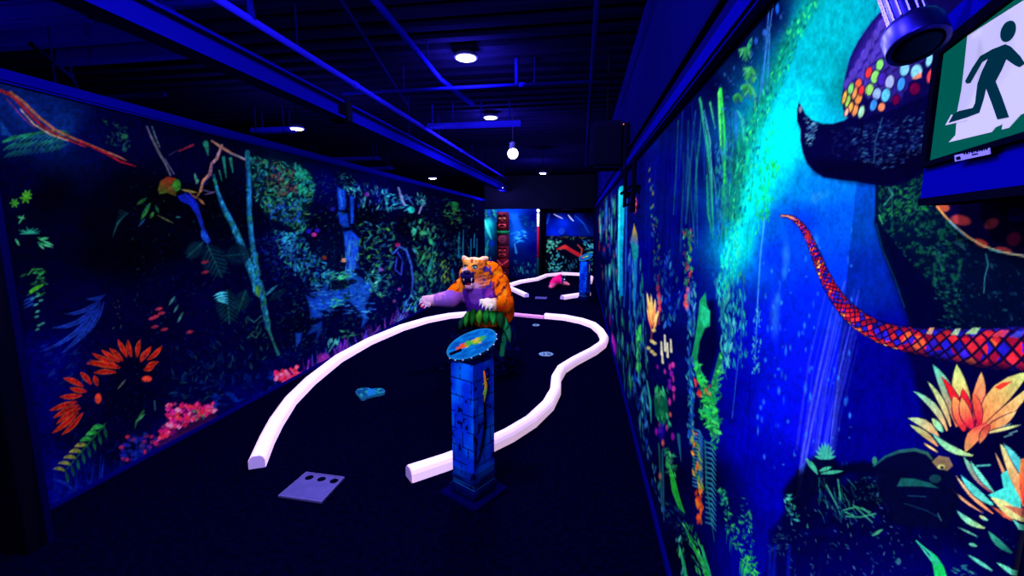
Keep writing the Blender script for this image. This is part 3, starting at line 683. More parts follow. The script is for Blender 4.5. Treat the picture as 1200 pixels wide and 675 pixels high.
        m.blob(x, y, rx + 1.2, ry + 1.2, (5, 0, 40), .8, .25, soft=.2); m.blob(x, y, rx, ry, c, 1, .25, soft=.2)
    m.poly([(1069, 92), (1079, 84), (1080, 91), (1072, 93)], (230, 120, 90), .9)
    # tapering tail
    cl = [(915, 253), (922, 253), (930, 256), (938, 263), (945, 273), (951, 286), (957, 300), (963, 316), (971, 333), (980, 348), (992, 363), (1007, 376), (1025, 387), (1045, 394), (1070, 399), (1100, 403), (1135, 407), (1170, 409), (1210, 409), (1250, 408)]
    wd = [1.2, 3, 4.5, 6, 7.5, 9, 10.5, 12, 14, 16, 18.5, 21, 24, 26.5, 30, 35, 42, 49, 56, 62]
    m.line(cl, [q + 2 for q in wd], (0, 0, 60), .8)
    scales(m, cl, wd, [(18, 10, 130), (30, 25, 210), (28, 20, 180), (150, 12, 55), (205, 22, 50), (45, 25, 200), (220, 35, 55), (195, 30, 50), (215, 85, 45), (230, 150, 80)], seed=4, rows=6)
    m.line(cl[:3], (1, 2), (230, 170, 140), .9)
    for (x, y, L, c) in [(1140, 388, 9, (170, 230, 160)), (1172, 391, 11, (235, 60, 90)), (1120, 389, 6, (180, 220, 170)), (1090, 388, 5, (235, 180, 140)), (1192, 392, 9, (60, 70, 230))]:
        m.poly([(x - L, y + 3), (x, y - 4), (x + L, y - 4), (x + L * .4, y + 4)], c, .85)
    # bromeliads
    m.poly([(1062, 408), (1110, 418), (1240, 438), (1240, 560), (1130, 540), (1085, 500)], (2, 0, 45), .8, aa=10)
    RED, ORG, CRM, MNT, CYN = (235, 40, 50), (250, 130, 70), (245, 205, 140), (190, 230, 150), (90, 220, 205)
    B = [((1122, 500), (1093, 427), 15, (250, 120, 80), (80, 225, 200), .06), ((1110, 505), (1070, 458), 8, (250, 180, 120), (110, 230, 200), .10), ((1114, 500), (1087, 447), 7, (250, 190, 130), (180, 230, 160), .06), ((1100, 512), (1064, 490), 10, (245, 170, 110), (170, 225, 180), .10), ((1099, 523), (1066, 498), 7, (220, 150, 100), (180, 220, 150), .05), ((1099, 530), (1082, 519), 3, CRM, CRM, 0), ((1105, 506), (1092, 490), 8, (120, 220, 190), MNT, 0), ((1140, 534), (1092, 507), 8, MNT, (110, 220, 190), -.10),
         ((1136, 500), (1121, 427), 20, (250, 150, 90), (200, 235, 140), -.03), ((1138, 495), (1150, 436), 15, (240, 60, 60), (245, 190, 120), .05), ((1146, 500), (1206, 436), 24, (250, 120, 70), (205, 235, 140), -.08), ((1150, 502), (1208, 452), 13, (250, 130, 80), (235, 220, 140), .06), ((1150, 506), (1191, 482), 11, (250, 110, 60), CRM, .05), ((1154, 508), (1196, 498), 4, CRM, MNT, 0),
         ((1128, 503), (1103, 441), 9, (220, 20, 60), (235, 30, 40), .08), ((1136, 500), (1128, 455), 13, (215, 20, 60), (235, 30, 50), 0), ((1148, 500), (1140, 460), 10, (215, 20, 60), (250, 120, 70), .05), ((1130, 505), (1117, 464), 15, (235, 40, 60), (255, 170, 90), .02), ((1140, 503), (1127, 466), 13, (235, 40, 60), (255, 180, 100), -.05), ((1158, 497), (1131, 530), 15, (240, 90, 70), (235, 165, 100), .10), ((1160, 498), (1148, 520), 8, (220, 60, 60), (230, 140, 90), .05)]
    for b, t, w_, c1, c2, bd in B:
        m.leaf(b, t, w_ + 2, (10, 0, 50), bend=bd); m.leaf(b, t, w_, c1, c2, bd)
    m.poly([(1165, 454), (1175, 448), (1186, 447), (1172, 457)], (235, 40, 40), .9)
    m.blob(1140, 497, 12, 7, (220, 20, 70), .5, soft=.6)
    for x, y in [(1182, 512), (1188, 508), (1180, 500)]: m.line([(x - 5, y), (x + 4, y - 3)], 1.4, (120, 190, 190), .8)
    B2 = [((1204, 600), (1172, 520), 17, (250, 120, 80), (225, 235, 160), .05), ((1206, 570), (1176, 520), 10, (60, 180, 220), (90, 220, 220), .05), ((1190, 585), (1166, 530), 4, (235, 90, 90), CRM, 0), ((1165, 578), (1129, 535), 9, (200, 70, 90), (110, 220, 190), -.05), ((1164, 576), (1137, 540), 6, (90, 220, 200), (120, 230, 210), -.03), ((1164, 602), (1120, 557), 5, (250, 130, 80), (245, 220, 170), -.05), ((1164, 592), (1126, 557), 9, CYN, (80, 220, 230), -.05), ((1152, 601), (1111, 569), 3, (245, 150, 120), CRM, -.04), ((1154, 619), (1121, 598), 7, MNT, (90, 220, 210), -.08), ((1146, 629), (1123, 618), 2.5, (90, 180, 170), (90, 180, 170), 0), ((1163, 669), (1134, 650), 4.5, CYN, CYN, 0), ((1200, 680), (1168, 659), 6, CYN, (110, 230, 200), 0), ((1186, 648), (1158, 622), 8, (20, 100, 100), (50, 160, 140), -.06), ((1145, 640), (1135, 637), 4, (110, 210, 170), CYN, 0), ((1158, 610), (1147, 604), 4, CYN, CRM, 0)]
    for b, t, w_, c1, c2, bd in B2:
        m.leaf(b, t, w_ + 1.6, (5, 0, 45), bend=bd); m.leaf(b, t, w_, c1, c2, bd)
    m.poly([(1158, 580), (1176, 572), (1173, 556), (1180, 551), (1186, 566), (1196, 585), (1197, 600), (1178, 594)], (70, 225, 220), 1); m.poly([(1160, 582), (1176, 586), (1196, 598), (1200, 612), (1180, 606)], (235, 230, 150), .95); m.poly([(1160, 592), (1176, 600), (1190, 612), (1176, 606)], (245, 110, 70), .9)
    m.poly([(1196, 538), (1230, 530), (1230, 600), (1198, 590), (1194, 565)], (250, 130, 60), .95, c2=(230, 40, 60), ax=((1195, 545), (1215, 590))); m.poly([(1176, 592), (1230, 600), (1230, 640), (1200, 608)], (200, 90, 80), .85); m.poly([(1186, 608), (1202, 618), (1230, 645), (1230, 660), (1200, 630)], (100, 225, 210), .95)
    m.line([(1145, 546), (1160, 545)], 2, CYN, .9); m.leaf((1120, 692), (1073, 633), 3, (60, 200, 170)); m.poly([(1090, 646), (1098, 652), (1106, 664), (1114, 690), (1098, 690), (1094, 668)], (20, 220, 110), 1); m.line([(1074, 634), (1090, 648), (1098, 660)], [1.5, 3, 6], (40, 200, 160), 1)
    m.scatter([(1110, 660), (1140, 660), (1145, 690), (1115, 690)], 24, (4, 9), [(30, 110, 130), (50, 160, 150), (20, 80, 120)], (0, PI), rnd=R)
    m.scatter([(1060, 600), (1200, 600), (1200, 690), (1060, 690)], 40, (2, 5), [(50, 110, 160), (30, 60, 150)], (.3, 1.2), (2, 4), (.3, .7), rnd=R)
    # resting lizard among the leaves
    m.poly([(1024, 548), (1030, 540), (1050, 529), (1070, 527), (1088, 530), (1105, 540), (1120, 560), (1125, 590), (1110, 620), (1050, 615), (1030, 580)], (2, 4, 48), .95, aa=4)
    m.line([(1024, 546), (1038, 535), (1054, 529), (1072, 527), (1086, 531), (1092, 538)], [2, 3, 4, 4, 4, 2], (20, 100, 110), .8, c2=(60, 120, 100))
    m.poly([(1051, 570), (1056, 560), (1072, 561), (1090, 566), (1100, 572), (1080, 570)], (20, 100, 100), .85); m.blob(1096, 561, 7, 5, (20, 80, 90), .7)
    m.poly([(1092, 541), (1100, 534), (1112, 536), (1117, 546), (1110, 552), (1098, 548)], (150, 120, 90), .9); m.blob(1103, 547, 4.5, 3.2, (190, 190, 120), 1); m.blob(1104, 548, 2, 1.6, (20, 20, 40), 1)
    m.line([(1064, 581), (1085, 582)], 1.2, (30, 80, 130), .7); m.line([(1060, 590), (1085, 598), (1100, 606)], 1.2, (20, 70, 120), .6); m.line([(1099, 602), (1103, 610)], 1.5, (60, 130, 140), .7); m.blob(1053, 658, 3, 4, (60, 150, 160), .7)

def right_low(m):
    # dark thicket at the foot of the wall
    m.poly([(896, 690), (900, 645), (905, 622), (912, 612), (920, 600), (918, 575), (928, 560), (940, 552), (948, 540), (955, 534), (965, 528), (975, 535), (985, 545), (1010, 540), (1030, 545), (1080, 560), (1110, 610), (1090, 690)], (0, 2, 36), .93, aa=7, c2=(0, 0, 92), ax=((1000, 590), (1000, 668)))
    m.speck([(900, 620), (1000, 550), (1080, 570), (1080, 690), (900, 690)], (0, 0, 90), 16, .5, .8, .7, 3)
    for k in range(9):                                   # fan of leaves on top
        t = PI * (1.08 + .84 * k / 8); m.leaf((967, 538), (967 + math.cos(t) * 13, 540 + math.sin(t) * 22), 4, (60, 180, 170), a=.95)
    for b, t in [((955, 553), (944, 536)), ((958, 556), (950, 540)), ((962, 555), (988, 552)), ((960, 552), (975, 547))]: m.leaf(b, t, 4.5, (60, 180, 150), a=.95)
    for k in range(42):
        x, y = rr(958, 1000), rr(560, 605); t = rr(.8, 1.6); L = rr(5, 15); m.line([(x, y), (x + math.cos(t) * L, y + math.sin(t) * L)], (1.2, .8), R.choice([(20, 100, 100), (30, 140, 110), (20, 70, 110)]), .7)
    for pts in [[(988, 598), (1003, 594), (1020, 600)], [(992, 605), (1008, 606), (1026, 602)], [(1000, 592), (1022, 612)], [(1010, 595), (1024, 606)], [(990, 600), (1000, 604)], [(982, 562), (985, 585)], [(968, 568), (982, 595)]]: m.line(pts, 2, (50, 160, 120), .85)
    m.scatter([(918, 585), (930, 575), (936, 610), (925, 615)], 26, (3, 8), TEALS + GREENS, (0, PI), (1.8, 3), (.4, .9), rnd=R); m.scatter([(900, 640), (912, 612), (925, 625), (922, 650), (902, 655)], 40, (2, 5), [(20, 60, 110), (40, 110, 140)], (0, PI), (1.8, 3), (.4, .8), rnd=R)
    m.scatter([(925, 600), (1060, 560), (1060, 690), (920, 690)], 150, (2, 5), [(60, 110, 170), (40, 120, 130), (80, 140, 190), (20, 60, 130), (40, 140, 110)], (.2, 2), (1.8, 3.5), (.35, .85), rnd=R)
    m.scatter([(998, 560), (1050, 555), (1050, 590), (1005, 590)], 60, (2, 5), [(20, 80, 90), (30, 110, 100)], (0, PI), (1.8, 3), (.3, .7), rnd=R)
    m.leaf((1022, 628), (1035, 620), 4, (60, 160, 120)); m.blob(1025, 540, 3, 5, (60, 170, 120), .8)
    for x in (903, 908, 925): m.line([(x, 640), (x - 2, 690)], (3, 5), (10, 30, 230), .5, aa=3)
    m.line([(935, 552), (928, 600)], (4, 2), (0, 0, 30), .7)

def right_panel(p0, p1, step, z0, z1, dz, label, parts):
    if p0 is None: p0 = 0
    ys = [onx(x, 300, XR).y for x in np.arange(p1, p0 - .01, -step)]
    zz = np.concatenate([np.arange(0, z0, .04), np.arange(z0, z1, dz), np.arange(z1, 2.1501, .04), [2.155]])
    m = Mural((XR, 0, 0), (0, 1, 0), (0, 0, 1), ys, np.unique(zz.round(5)), (-1, 0, 0))
    m.x0, m.x1 = (998, 9999) if p0 >= 995 else (0, 997)
    for f in parts: f(m)
    g_ = .55 * vnoise(m.X / 2.0, m.Y / 3.2, 1) + .45 * vnoise(m.X / 5, m.Y / 9, 4)
    m.C *= (.80 + .38 * g_)[..., None]
    return m

mp = right_panel(699.5, 875, 1.05, .02, 2.15, .0034, '', [right_base, right_light, right_far, right_low]); MR1 = mp
MR2 = right_panel(875, 995, 1.05, .72, 2.15, .0021, '', [right_base, right_light, right_far, right_low, right_near])
MR3 = right_panel(995, 1250, 1.15, 1.02, 2.12, .0015, '', [right_base, right_light, right_low, right_near])
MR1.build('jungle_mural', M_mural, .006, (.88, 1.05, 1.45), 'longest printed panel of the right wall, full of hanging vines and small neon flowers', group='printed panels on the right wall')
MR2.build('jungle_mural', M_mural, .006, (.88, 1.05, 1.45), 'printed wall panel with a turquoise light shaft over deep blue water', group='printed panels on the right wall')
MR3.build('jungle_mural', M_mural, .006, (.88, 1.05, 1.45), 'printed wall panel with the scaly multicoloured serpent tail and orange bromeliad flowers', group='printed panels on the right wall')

# --- left wall
lys = sorted({round(onx(x, 300, XL).y, 5) for x in np.concatenate([np.arange(4, 540, 1.15), np.arange(540, 563, .6)])} | {13.71})
lys = [y for y in lys if 1.75 < y < 13.71] + [13.712]
ML = Mural((XL, 0, 0), (0, 1, 0), (0, 0, 1), lys, np.arange(0, 2.3505, .0062), (1, 0, 0))
m = ML
m.base([(25, 130, (4, 25, 105)), (50, 160, (0, 10, 80)), (75, 150, (5, 35, 120)), (100, 160, (0, 2, 60)), (130, 140, (0, 0, 50)), (20, 210, (0, 0, 40)), (60, 230, (0, 0, 14)), (150, 225, (0, 0, 14)), (110, 260, (0, 0, 14)), (40, 300, (0, 0, 30)), (80, 270, (0, 0, 32)), (120, 300, (0, 0, 12)), (160, 300, (0, 0, 8)),
        (50, 360, (0, 0, 48)), (100, 350, (0, 0, 50)), (150, 370, (0, 0, 45)), (60, 420, (0, 0, 100)), (50, 480, (0, 0, 98)), (90, 500, (0, 0, 45)), (75, 560, (0, 0, 105)), (66, 585, (0, 0, 135)), (150, 470, (0, 0, 30)), (170, 430, (0, 0, 30)), (140, 530, (0, 0, 38)), (200, 440, (0, 0, 45)), (230, 460, (0, 0, 55)), (210, 520, (0, 0, 90)), (140, 560, (0, 0, 90)), (290, 470, (0, 0, 90)),
        (170, 160, (0, 0, 48)), (220, 190, (0, 0, 42)), (190, 230, (0, 0, 8)), (240, 240, (0, 0, 10)), (200, 290, (0, 0, 14)), (220, 320, (0, 0, 36)), (240, 350, (0, 0, 50)), (190, 340, (0, 0, 40)), (260, 400, (0, 0, 50)), (290, 420, (0, 0, 50)), (280, 260, (0, 0, 18)), (310, 240, (0, 0, 28)), (300, 300, (0, 0, 40)), (330, 290, (0, 0, 55)), (340, 330, (0, 0, 48)), (310, 400, (0, 0, 38)), (330, 430, (0, 0, 70)), (350, 380, (0, 0, 36)),
        (330, 200, (0, 15, 55)), (385, 215, (0, 0, 75)), (375, 260, (0, 0, 30)), (385, 300, (0, 5, 45)), (400, 350, (0, 8, 70)), (420, 390, (0, 0, 48)), (440, 380, (0, 0, 60)), (400, 410, (0, 0, 75)), (440, 220, (0, 0, 75)), (470, 230, (0, 0, 60)), (430, 252, (0, 0, 14)), (480, 262, (0, 0, 12)), (440, 290, (0, 0, 40)), (470, 300, (0, 0, 38)), (480, 340, (0, 0, 60)), (510, 250, (0, 0, 38)), (530, 260, (0, 0, 22)), (510, 300, (0, 0, 34)), (530, 310, (0, 0, 40)), (545, 260, (0, 0, 26)), (520, 340, (0, 10, 55))], power=2.6)
# top corner: sky patch, cords and fern
m.poly([(4, 112), (22, 118), (52, 130), (78, 166), (50, 160), (24, 150)], (5, 40, 130), .55, aa=8); m.poly([(0, 140), (14, 160), (2, 158)], (8, 60, 150), .8, aa=2)
for y0 in range(3):
    for k in range(11):
        x = 4 + k * 6.2; y = 162 + y0 * 9 - k * (.3 + .25 * y0); m.line([(x, y + 5), (x + 7, y), (x + 15, y - 4)], [1, 3.2, 1], R.choice([(20, 110, 90), (30, 140, 110), (20, 90, 120)]), .75 - .15 * y0)
m.line([(4, 166), (30, 158), (62, 153), (78, 154)], [3, 3, 2.5, 1.5], (25, 120, 80), .8)
for pts, w_, c in [([(0, 106), (14, 112), (30, 128), (48, 147), (70, 160), (100, 172)], [4, 4, 3.6, 3.2, 2.8, 1.5], (140, 25, 40)), ([(12, 108), (28, 120), (44, 136), (64, 152), (88, 163), (120, 176), (140, 184), (148, 188)], [3, 3.4, 3.4, 3.2, 2.8, 2.4, 2, 1], (150, 85, 65)), ([(92, 165), (125, 180), (140, 189), (159, 195)], [2, 2.6, 2.4, 1], (150, 15, 35)), ([(24, 128), (40, 146), (60, 158), (80, 165)], [1.5, 2, 2, 1], (180, 140, 120)), ([(8, 116), (24, 135), (40, 150)], [1.5, 1.5, 1], (110, 30, 110))]: m.line(pts, w_, c, .92)
# left-edge greens
for c in [(30, 232, 5, (70, 170, 30)), (17, 238, 4, (50, 140, 40)), (32, 228, 4, (60, 150, 40))]:
    for k in range(6): m.leaf((c[0], c[1]), (c[0] + math.cos(k * 1.05) * c[2] * 1.5, c[1] + math.sin(k * 1.05) * c[2] * 1.5), 3, c[3], a=.85)
for k in range(10): t = PI * (.95 + .12 * k); m.line([(34, 273), (34 + math.cos(t) * rr(9, 15), 273 + math.sin(t) * rr(4, 8))], (2.2, .8), (30, 140, 120), .9)
for b, t in [((44, 284), (62, 290)), ((46, 280), (58, 279)), ((45, 286), (52, 292)), ((44, 278), (54, 284)), ((50, 282), (63, 288)), ((20, 254), (30, 256)), ((18, 280), (23, 288)), ((22, 262), (28, 252))]: m.leaf(b, t, 2.6, (40, 170, 110), (90, 200, 150), a=.9)
m.line([(33, 322), (38, 316), (50, 315)], [1.5, 2.4, 1.2], (40, 130, 60), .85); m.line([(36, 342), (42, 338), (50, 334)], [4, 5, 2], (60, 170, 40), .9)
m.scatter([(26, 318), (52, 316), (54, 352), (30, 345)], 22, (3, 8), [(30, 120, 50), (40, 150, 70), (20, 90, 60)], (2.2, 3.6), (2, 3), (.4, .85), rnd=R)
for k, (x, y) in enumerate([(44, 348), (48, 353), (42, 358), (44, 366), (43, 372), (46, 382), (44, 387), (50, 380), (38, 351)]): m.leaf((x - 3, y), (x + 3, y - 2), 2.6, (60, 160, 150), a=.85)
for y in (350, 354, 358): m.line([(28, y + 3), (38, y - 2)], (1.2, 2.4), (20, 60, 190), .8)
# big blue palm
for b, t, w_, bd in [((112, 356), (46, 412), 5, .12), ((116, 352), (60, 384), 6, .15), ((120, 348), (75, 368), 5, .12), ((118, 354), (60, 406), 6, .10), ((117, 358), (72, 414), 6, .07), ((116, 360), (90, 402), 6, .05), ((122, 354), (104, 390), 5, .03), ((124, 345), (100, 350), 4, .1)]:
    m.leaf(b, t, w_, (10, 30, 130), (25, 60, 190), bend=-bd, a=.9, vein=(0, 5, 70))
m.scatter([(45, 395), (110, 410), (100, 470), (60, 440)], 36, (4, 11), [(10, 20, 110), (10, 40, 120)], (2.2, 3), (2, 4), (.3, .7), rnd=R); m.scatter([(130, 355), (140, 350), (142, 385), (132, 385)], 10, (2, 4), [(40, 90, 90)], rnd=R)
# two red spiky flowers
def spiky(cx_, cy_, tips, w_):
    for tx, ty in tips:
        m.leaf((cx_ + (tx - cx_) * .46, cy_ + (ty - cy_) * .46), (tx, ty), w_, (150, 6, 30), (185, 22, 18), bend=rr(-.08, .08), rim=(185, 70, 26), a=.95)
spiky(158, 436, [(106, 422), (101, 426), (108, 414), (119, 410), (121, 425), (138, 398), (150, 398), (164, 398), (173, 410), (186, 424), (181, 430), (190, 405), (177, 406), (128, 408), (110, 437)], 6.2)
spiky(118, 462, [(74, 443), (70, 465), (58, 481), (62, 490), (94, 436), (82, 455), (61, 508), (72, 510), (66, 497), (110, 440)], 6.6)
for c in [(115, 467, 4, 6), (172, 444, 6, 3.5)]: m.blob(*c, (225, 60, 40), .9)
m.leaf((138, 456), (148, 444), 2.5, (90, 90, 80), a=.8)
# green frond below them
for k in range(8):
    x, y = 120 - k * 6.4, 500 + k * 7.5; m.leaf((x + 2, y), (x - 14, y + 4 - k), 6 - k * .25, (20, 120, 50) if k < 3 else (110, 130, 40), (60, 200, 80) if k < 3 else (170, 160, 70), bend=.12, a=.9)
    m.leaf((x + 2, y), (x + 5, y + 14), 4, (10, 70, 50), (20, 110, 60), a=.8)
m.line([(124, 496), (100, 524), (76, 552)], [2, 2, 1], (20, 90, 50), .8)
m.line([(168, 482), (160, 494), (158, 502)], [3, 3, 1], (40, 100, 60), .8); m.leaf((160, 494), (170, 485), 3, (50, 120, 80)); m.line([(181, 470), (182, 480)], 2, (40, 90, 110), .7)
# pink blossoms by the floor
m.poly([(196, 490), (204, 480), (216, 474), (235, 472), (250, 478), (254, 489), (250, 497), (240, 502), (222, 512), (204, 522), (190, 528), (182, 526), (188, 508)], (60, 10, 70), .75, aa=5)
for k in range(190):
    t = rr(0, 1)
    if t < .72: x, y = rr(196, 254), rr(473, 500); 
    else: x, y = rr(184, 218), rr(498, 528)
    if y > 596 - (x - 63) * .535 - 14: continue
    c = R.choice([(235, 25, 120), (245, 60, 160), (235, 40, 70), (255, 120, 180), (210, 20, 150), (225, 30, 90), (120, 10, 110)])
    for q in range(4): m.blob(x + math.cos(q * 1.57) * 1.8, y + math.sin(q * 1.57) * 1.6, 1.5, 1.2, c, .9)
    if k % 4 == 0: m.blob(x, y, .8, .7, (255, 170, 190), .8)
for k in range(44):
    x, y = rr(142, 186), rr(508, 540)
    if y > 596 - (x - 63) * .535 - 8: continue
    m.blob(x, y, 3, 2.2, R.choice([(30, 20, 150), (40, 20, 170), (200, 30, 90), (230, 40, 90), (20, 40, 150)]), .75)
m.scatter([(225, 480), (240, 480), (240, 492), (225, 492)], 18, (2, 4), [(40, 140, 120), (60, 160, 90)], rnd=R)
# blue tufts along the floor
for k in range(40):
    x = rr(62, 180); y = 596 - (x - 63) * .535 - 5; m.line([(x, y), (x + rr(-8, 8), y - rr(6, 30))], (2.4, .8), R.choice([(0, 20, 150), (10, 40, 170), (0, 10, 110)]), rr(.3, .7))
m.line([(64, 562), (76, 566), (86, 574)], [3, 4, 2], (20, 50, 190), .6); m.speck([(62, 540), (160, 500), (180, 535), (62, 600)], (0, 20, 130), 9, .5, .9, .7, 1)
m.scatter([(190, 440), (265, 420), (260, 470), (200, 470)], 60, (3, 10), [(10, 50, 90), (10, 70, 80), (0, 30, 110)], (1.2, 3.4), (2, 4), (.3, .7), rnd=R)
m.speck([(250, 440), (330, 430), (330, 455), (250, 480)], (0, 40, 160), 7, .55, .85, .8, 2)
# twigs, parrot
m.line([(172, 148), (177, 160), (182, 170), (187, 180), (194, 192), (200, 206)], [1.5, 2.6, 3, 3, 2.6, 1.5], (90, 90, 110), .9); m.line([(178, 148), (183, 162), (187, 172)], [1.2, 1.8, 1.5], (80, 110, 120), .8); m.line([(193, 186), (204, 204)], 1.6, (80, 70, 130), .8)
m.line([(210, 177), (226, 170)], [2, 3], (150, 30, 60), .8); m.line([(198, 182), (208, 176)], 1.5, (50, 40, 90), .7)
m.scatter([(120, 140), (150, 150), (155, 175), (125, 170)], 50, (2, 5), [(20, 70, 60), (30, 110, 70), (20, 60, 90)], (0, PI), (1.5, 3), (.3, .8), rnd=R); m.blob(146, 160, 4, 3, (40, 120, 70), .7); m.blob(146, 175, 3, 3, (30, 90, 80), .6)
m.poly([(188, 212), (196, 207), (206, 209), (208, 218), (206, 230), (196, 226), (187, 228), (185, 222)], (130, 40, 22), .9, c2=(50, 90, 32), ax=((198, 210), (190, 230))); m.blob(207, 217, 5, 7, (40, 130, 40), .85)
m.poly([(208, 230), (218, 226), (226, 234), (232, 248), (230, 252), (222, 240), (212, 236)], (10, 30, 200), .85); m.line([(222, 226), (229, 240), (238, 268), (244, 282)], [2, 6, 4, 5], (10, 15, 190), .8, c2=(20, 60, 210)); m.leaf((236, 270), (244, 286), 7, (20, 70, 210), a=.9)
for b, t, w_, c in [((172, 232), (160, 240), 4, (30, 90, 40)), ((176, 238), (165, 258), 5, (30, 110, 50)), ((180, 248), (176, 256), 4, (40, 110, 50)), ((186, 250), (182, 240), 3, (20, 80, 50)), ((184, 252), (204, 262), 2, (70, 80, 50)), ((170, 256), (162, 266), 3, (20, 60, 110)), ((212, 222), (232, 226), 3, (140, 120, 60)), ((206, 254), (212, 255), 2, (40, 110, 120)), ((232, 232), (240, 240), 3, (140, 90, 60)), ((228, 203), (231, 214), 3, (70, 140, 140)), ((232, 210), (230, 216), 4, (60, 130, 110)), ((240, 228), (254, 224), 2.5, (80, 60, 120))]: m.leaf(b, t, w_, c, a=.85)
for k in range(9): m.line([(150 - k * 1.5, 250 + k * 1.3), (140 - k, 246 + k * 4)], (1.4, .8), (20, 80, 90), .55)
# twisted pale branch
m.line([(260, 170), (254, 186), (248, 192), (246, 204), (238, 212), (235, 224)], [2.5, 4, 3, 4, 3.2, 3], (150, 110, 140), .95, c2=(190, 120, 80)); m.line([(250, 190), (244, 208), (236, 218)], [1.5, 1.6, 1.4], (70, 60, 160), .8)
m.line([(248, 165), (260, 173), (272, 180), (290, 188), (310, 190)], [2.4, 3.6, 3, 2.6, 1.2], (160, 110, 100), .9); m.line([(270, 180), (284, 185), (292, 188)], 1.6, (100, 130, 190), .8); m.line([(235, 224), (230, 232), (222, 226)], [2, 2, 1], (150, 100, 70), .8); m.line([(236, 222), (250, 226)], [2, 1], (70, 70, 120), .8)
m.line([(300, 187), (320, 186)], 1.6, (10, 30, 60), .9)
for x, y0, y1, w_ in [(262, 185, 208, 4), (270, 186, 202, 4), (241, 168, 182, 7), (257, 200, 212, 2)]: m.line([(x, y0), (x + 3, y1)], (w_, 1.2), (30, 130, 110), .8)
# pale trunks
def trunk(pts, wd, c):
    m.line(pts, wd, (8, 70, 120), .95); pts2 = [(x + .8, y) for x, y in pts]; m.line(pts2, [q * .6 for q in wd], c, .9)
    for k in range(60):
        i = R.randrange(len(pts) - 1); t = rr(0, 1); x = pts[i][0] * (1 - t) + pts[i + 1][0] * t; y = pts[i][1] * (1 - t) + pts[i + 1][1] * t
        m.blob(x + rr(-.5, .5) * wd[i], y, rr(.8, 1.8), rr(1.5, 4), R.choice([(30, 110, 60), (10, 50, 110), (40, 170, 220), (20, 90, 90)]), .6, soft=.4)
trunk([(250, 205), (255, 225), (262, 243), (272, 262), (282, 285), (292, 310), (300, 330), (304, 342)], [2, 4, 6, 7, 8, 9, 11, 12], (25, 120, 200))
trunk([(290, 178), (292, 215), (292, 250), (295, 280), (298, 302), (302, 322)], [5, 5.5, 6, 6, 6, 6], (25, 110, 200))
trunk([(304, 334), (308, 350), (311, 368), (314, 384)], [9, 6, 6, 5], (30, 100, 190))
m.line([(314, 384), (320, 400), (326, 415)], [4, 2.5, 4], (30, 110, 110), .8); m.leaf((301, 335), (303, 348), 6, (60, 120, 60))
# monstera leaves
def monstera(cx_, cy_, L, ang, c, c2):
    dx, dy = math.cos(ang), math.sin(ang); nx, ny = -dy, dx
    m.leaf((cx_, cy_), (cx_ + dx * L, cy_ + dy * L), L * .75, c, a=.75)
    m.line([(cx_, cy_), (cx_ + dx * L, cy_ + dy * L)], (1.6, 1), c2, .8)
    for k in range(6):
        t = .12 + k * .13
        for sg in (1, -1):
            x, y = cx_ + dx * L * t, cy_ + dy * L * t; m.line([(x, y), (x + (nx * sg + dx * .8) * L * .26, y + (ny * sg + dy * .8) * L * .26)], (1.6, .8), c2, .45)
monstera(243, 287, 42, 1.15, (2, 24, 52), (20, 80, 90)); monstera(262, 300, 34, -.1, (0, 14, 40), (10, 50, 70)); monstera(266, 340, 40, 1.5, (2, 26, 48), (20, 80, 90)); monstera(288, 340, 26, 1.9, (2, 24, 50), (15, 70, 70)); monstera(238, 284, 26, 2.4, (2, 20, 46), (15, 70, 80))
for k in range(5): m.leaf((267, 343 + k * 3.2), (250 + k * 1.5, 347 + k * 3.6 - k * k * .5), 3.2 - k * .2, (40, 140, 190), (70, 190, 210), bend=.08)
for k in range(3): m.leaf((312, 346), (326 - k * 3, 333 + k * 2), 3, (30, 100, 140), a=.8)
m.leaf((315, 352), (336, 338), 9, (4, 24, 50), a=.8)
m.scatter([(285, 370), (312, 370), (316, 420), (292, 420)], 26, (3, 8), [(20, 70, 70), (20, 90, 80), (10, 40, 90)], (0, PI), (2, 4), (.4, .8), rnd=R); m.line([(290, 372), (298, 378), (306, 370)], 1.6, (30, 90, 90), .7); m.line([(294, 392), (300, 396), (304, 390)], 1.6, (40, 100, 80), .7)
for x, y in [(186, 363), (182, 372), (189, 368), (181, 384), (192, 387), (240, 308), (240, 320), (222, 390), (178, 374)]: m.leaf((x - 4, y), (x + 5, y - 2), 4, R.choice([(190, 40, 60), (170, 40, 70), (140, 30, 60)]), a=.85)
for x, y in [(200, 354), (206, 362), (212, 370), (202, 352), (210, 374)]: m.leaf((x - 2, y + 4), (x + 3, y - 5), 3, (50, 110, 110), a=.8)
m.scatter([(200, 400), (290, 395), (300, 440), (230, 450)], 44, (3, 8), [(10, 50, 90), (20, 80, 90), (10, 30, 110)], (.5, 2.5), (2, 4), (.3, .75), rnd=R)
# bushy tree
area = [(291, 182), (310, 186), (345, 192), (366, 205), (368, 228), (362, 245), (358, 268), (350, 275), (330, 262), (312, 252), (298, 230)]
m.poly(area, (2, 20, 40), .8, aa=8)
m.scatter(area, 330, (2.5, 7), [(20, 110, 110), (30, 150, 120), (20, 80, 150), (40, 160, 160), (20, 90, 70), (60, 120, 60)], (0, PI), (1.5, 3), (.35, .9), rnd=R)
m.scatter([(318, 188), (345, 200), (352, 225), (330, 235), (312, 215)], 110, (2, 5), [(120, 40, 60), (110, 80, 60), (140, 60, 90), (90, 100, 60)], (0, PI), (1.5, 3), (.3, .75), rnd=R)
m.scatter([(345, 192), (366, 205), (368, 230), (350, 228)], 70, (3, 7), [(20, 170, 120), (30, 150, 150), (20, 130, 90)], (.6, 2.4), (1.5, 3), (.3, .7), rnd=R)
m.scatter([(312, 240), (350, 235), (352, 262), (318, 258)], 70, (2.5, 6), BLUES, (0, PI), (1.5, 3), (.3, .7), rnd=R)
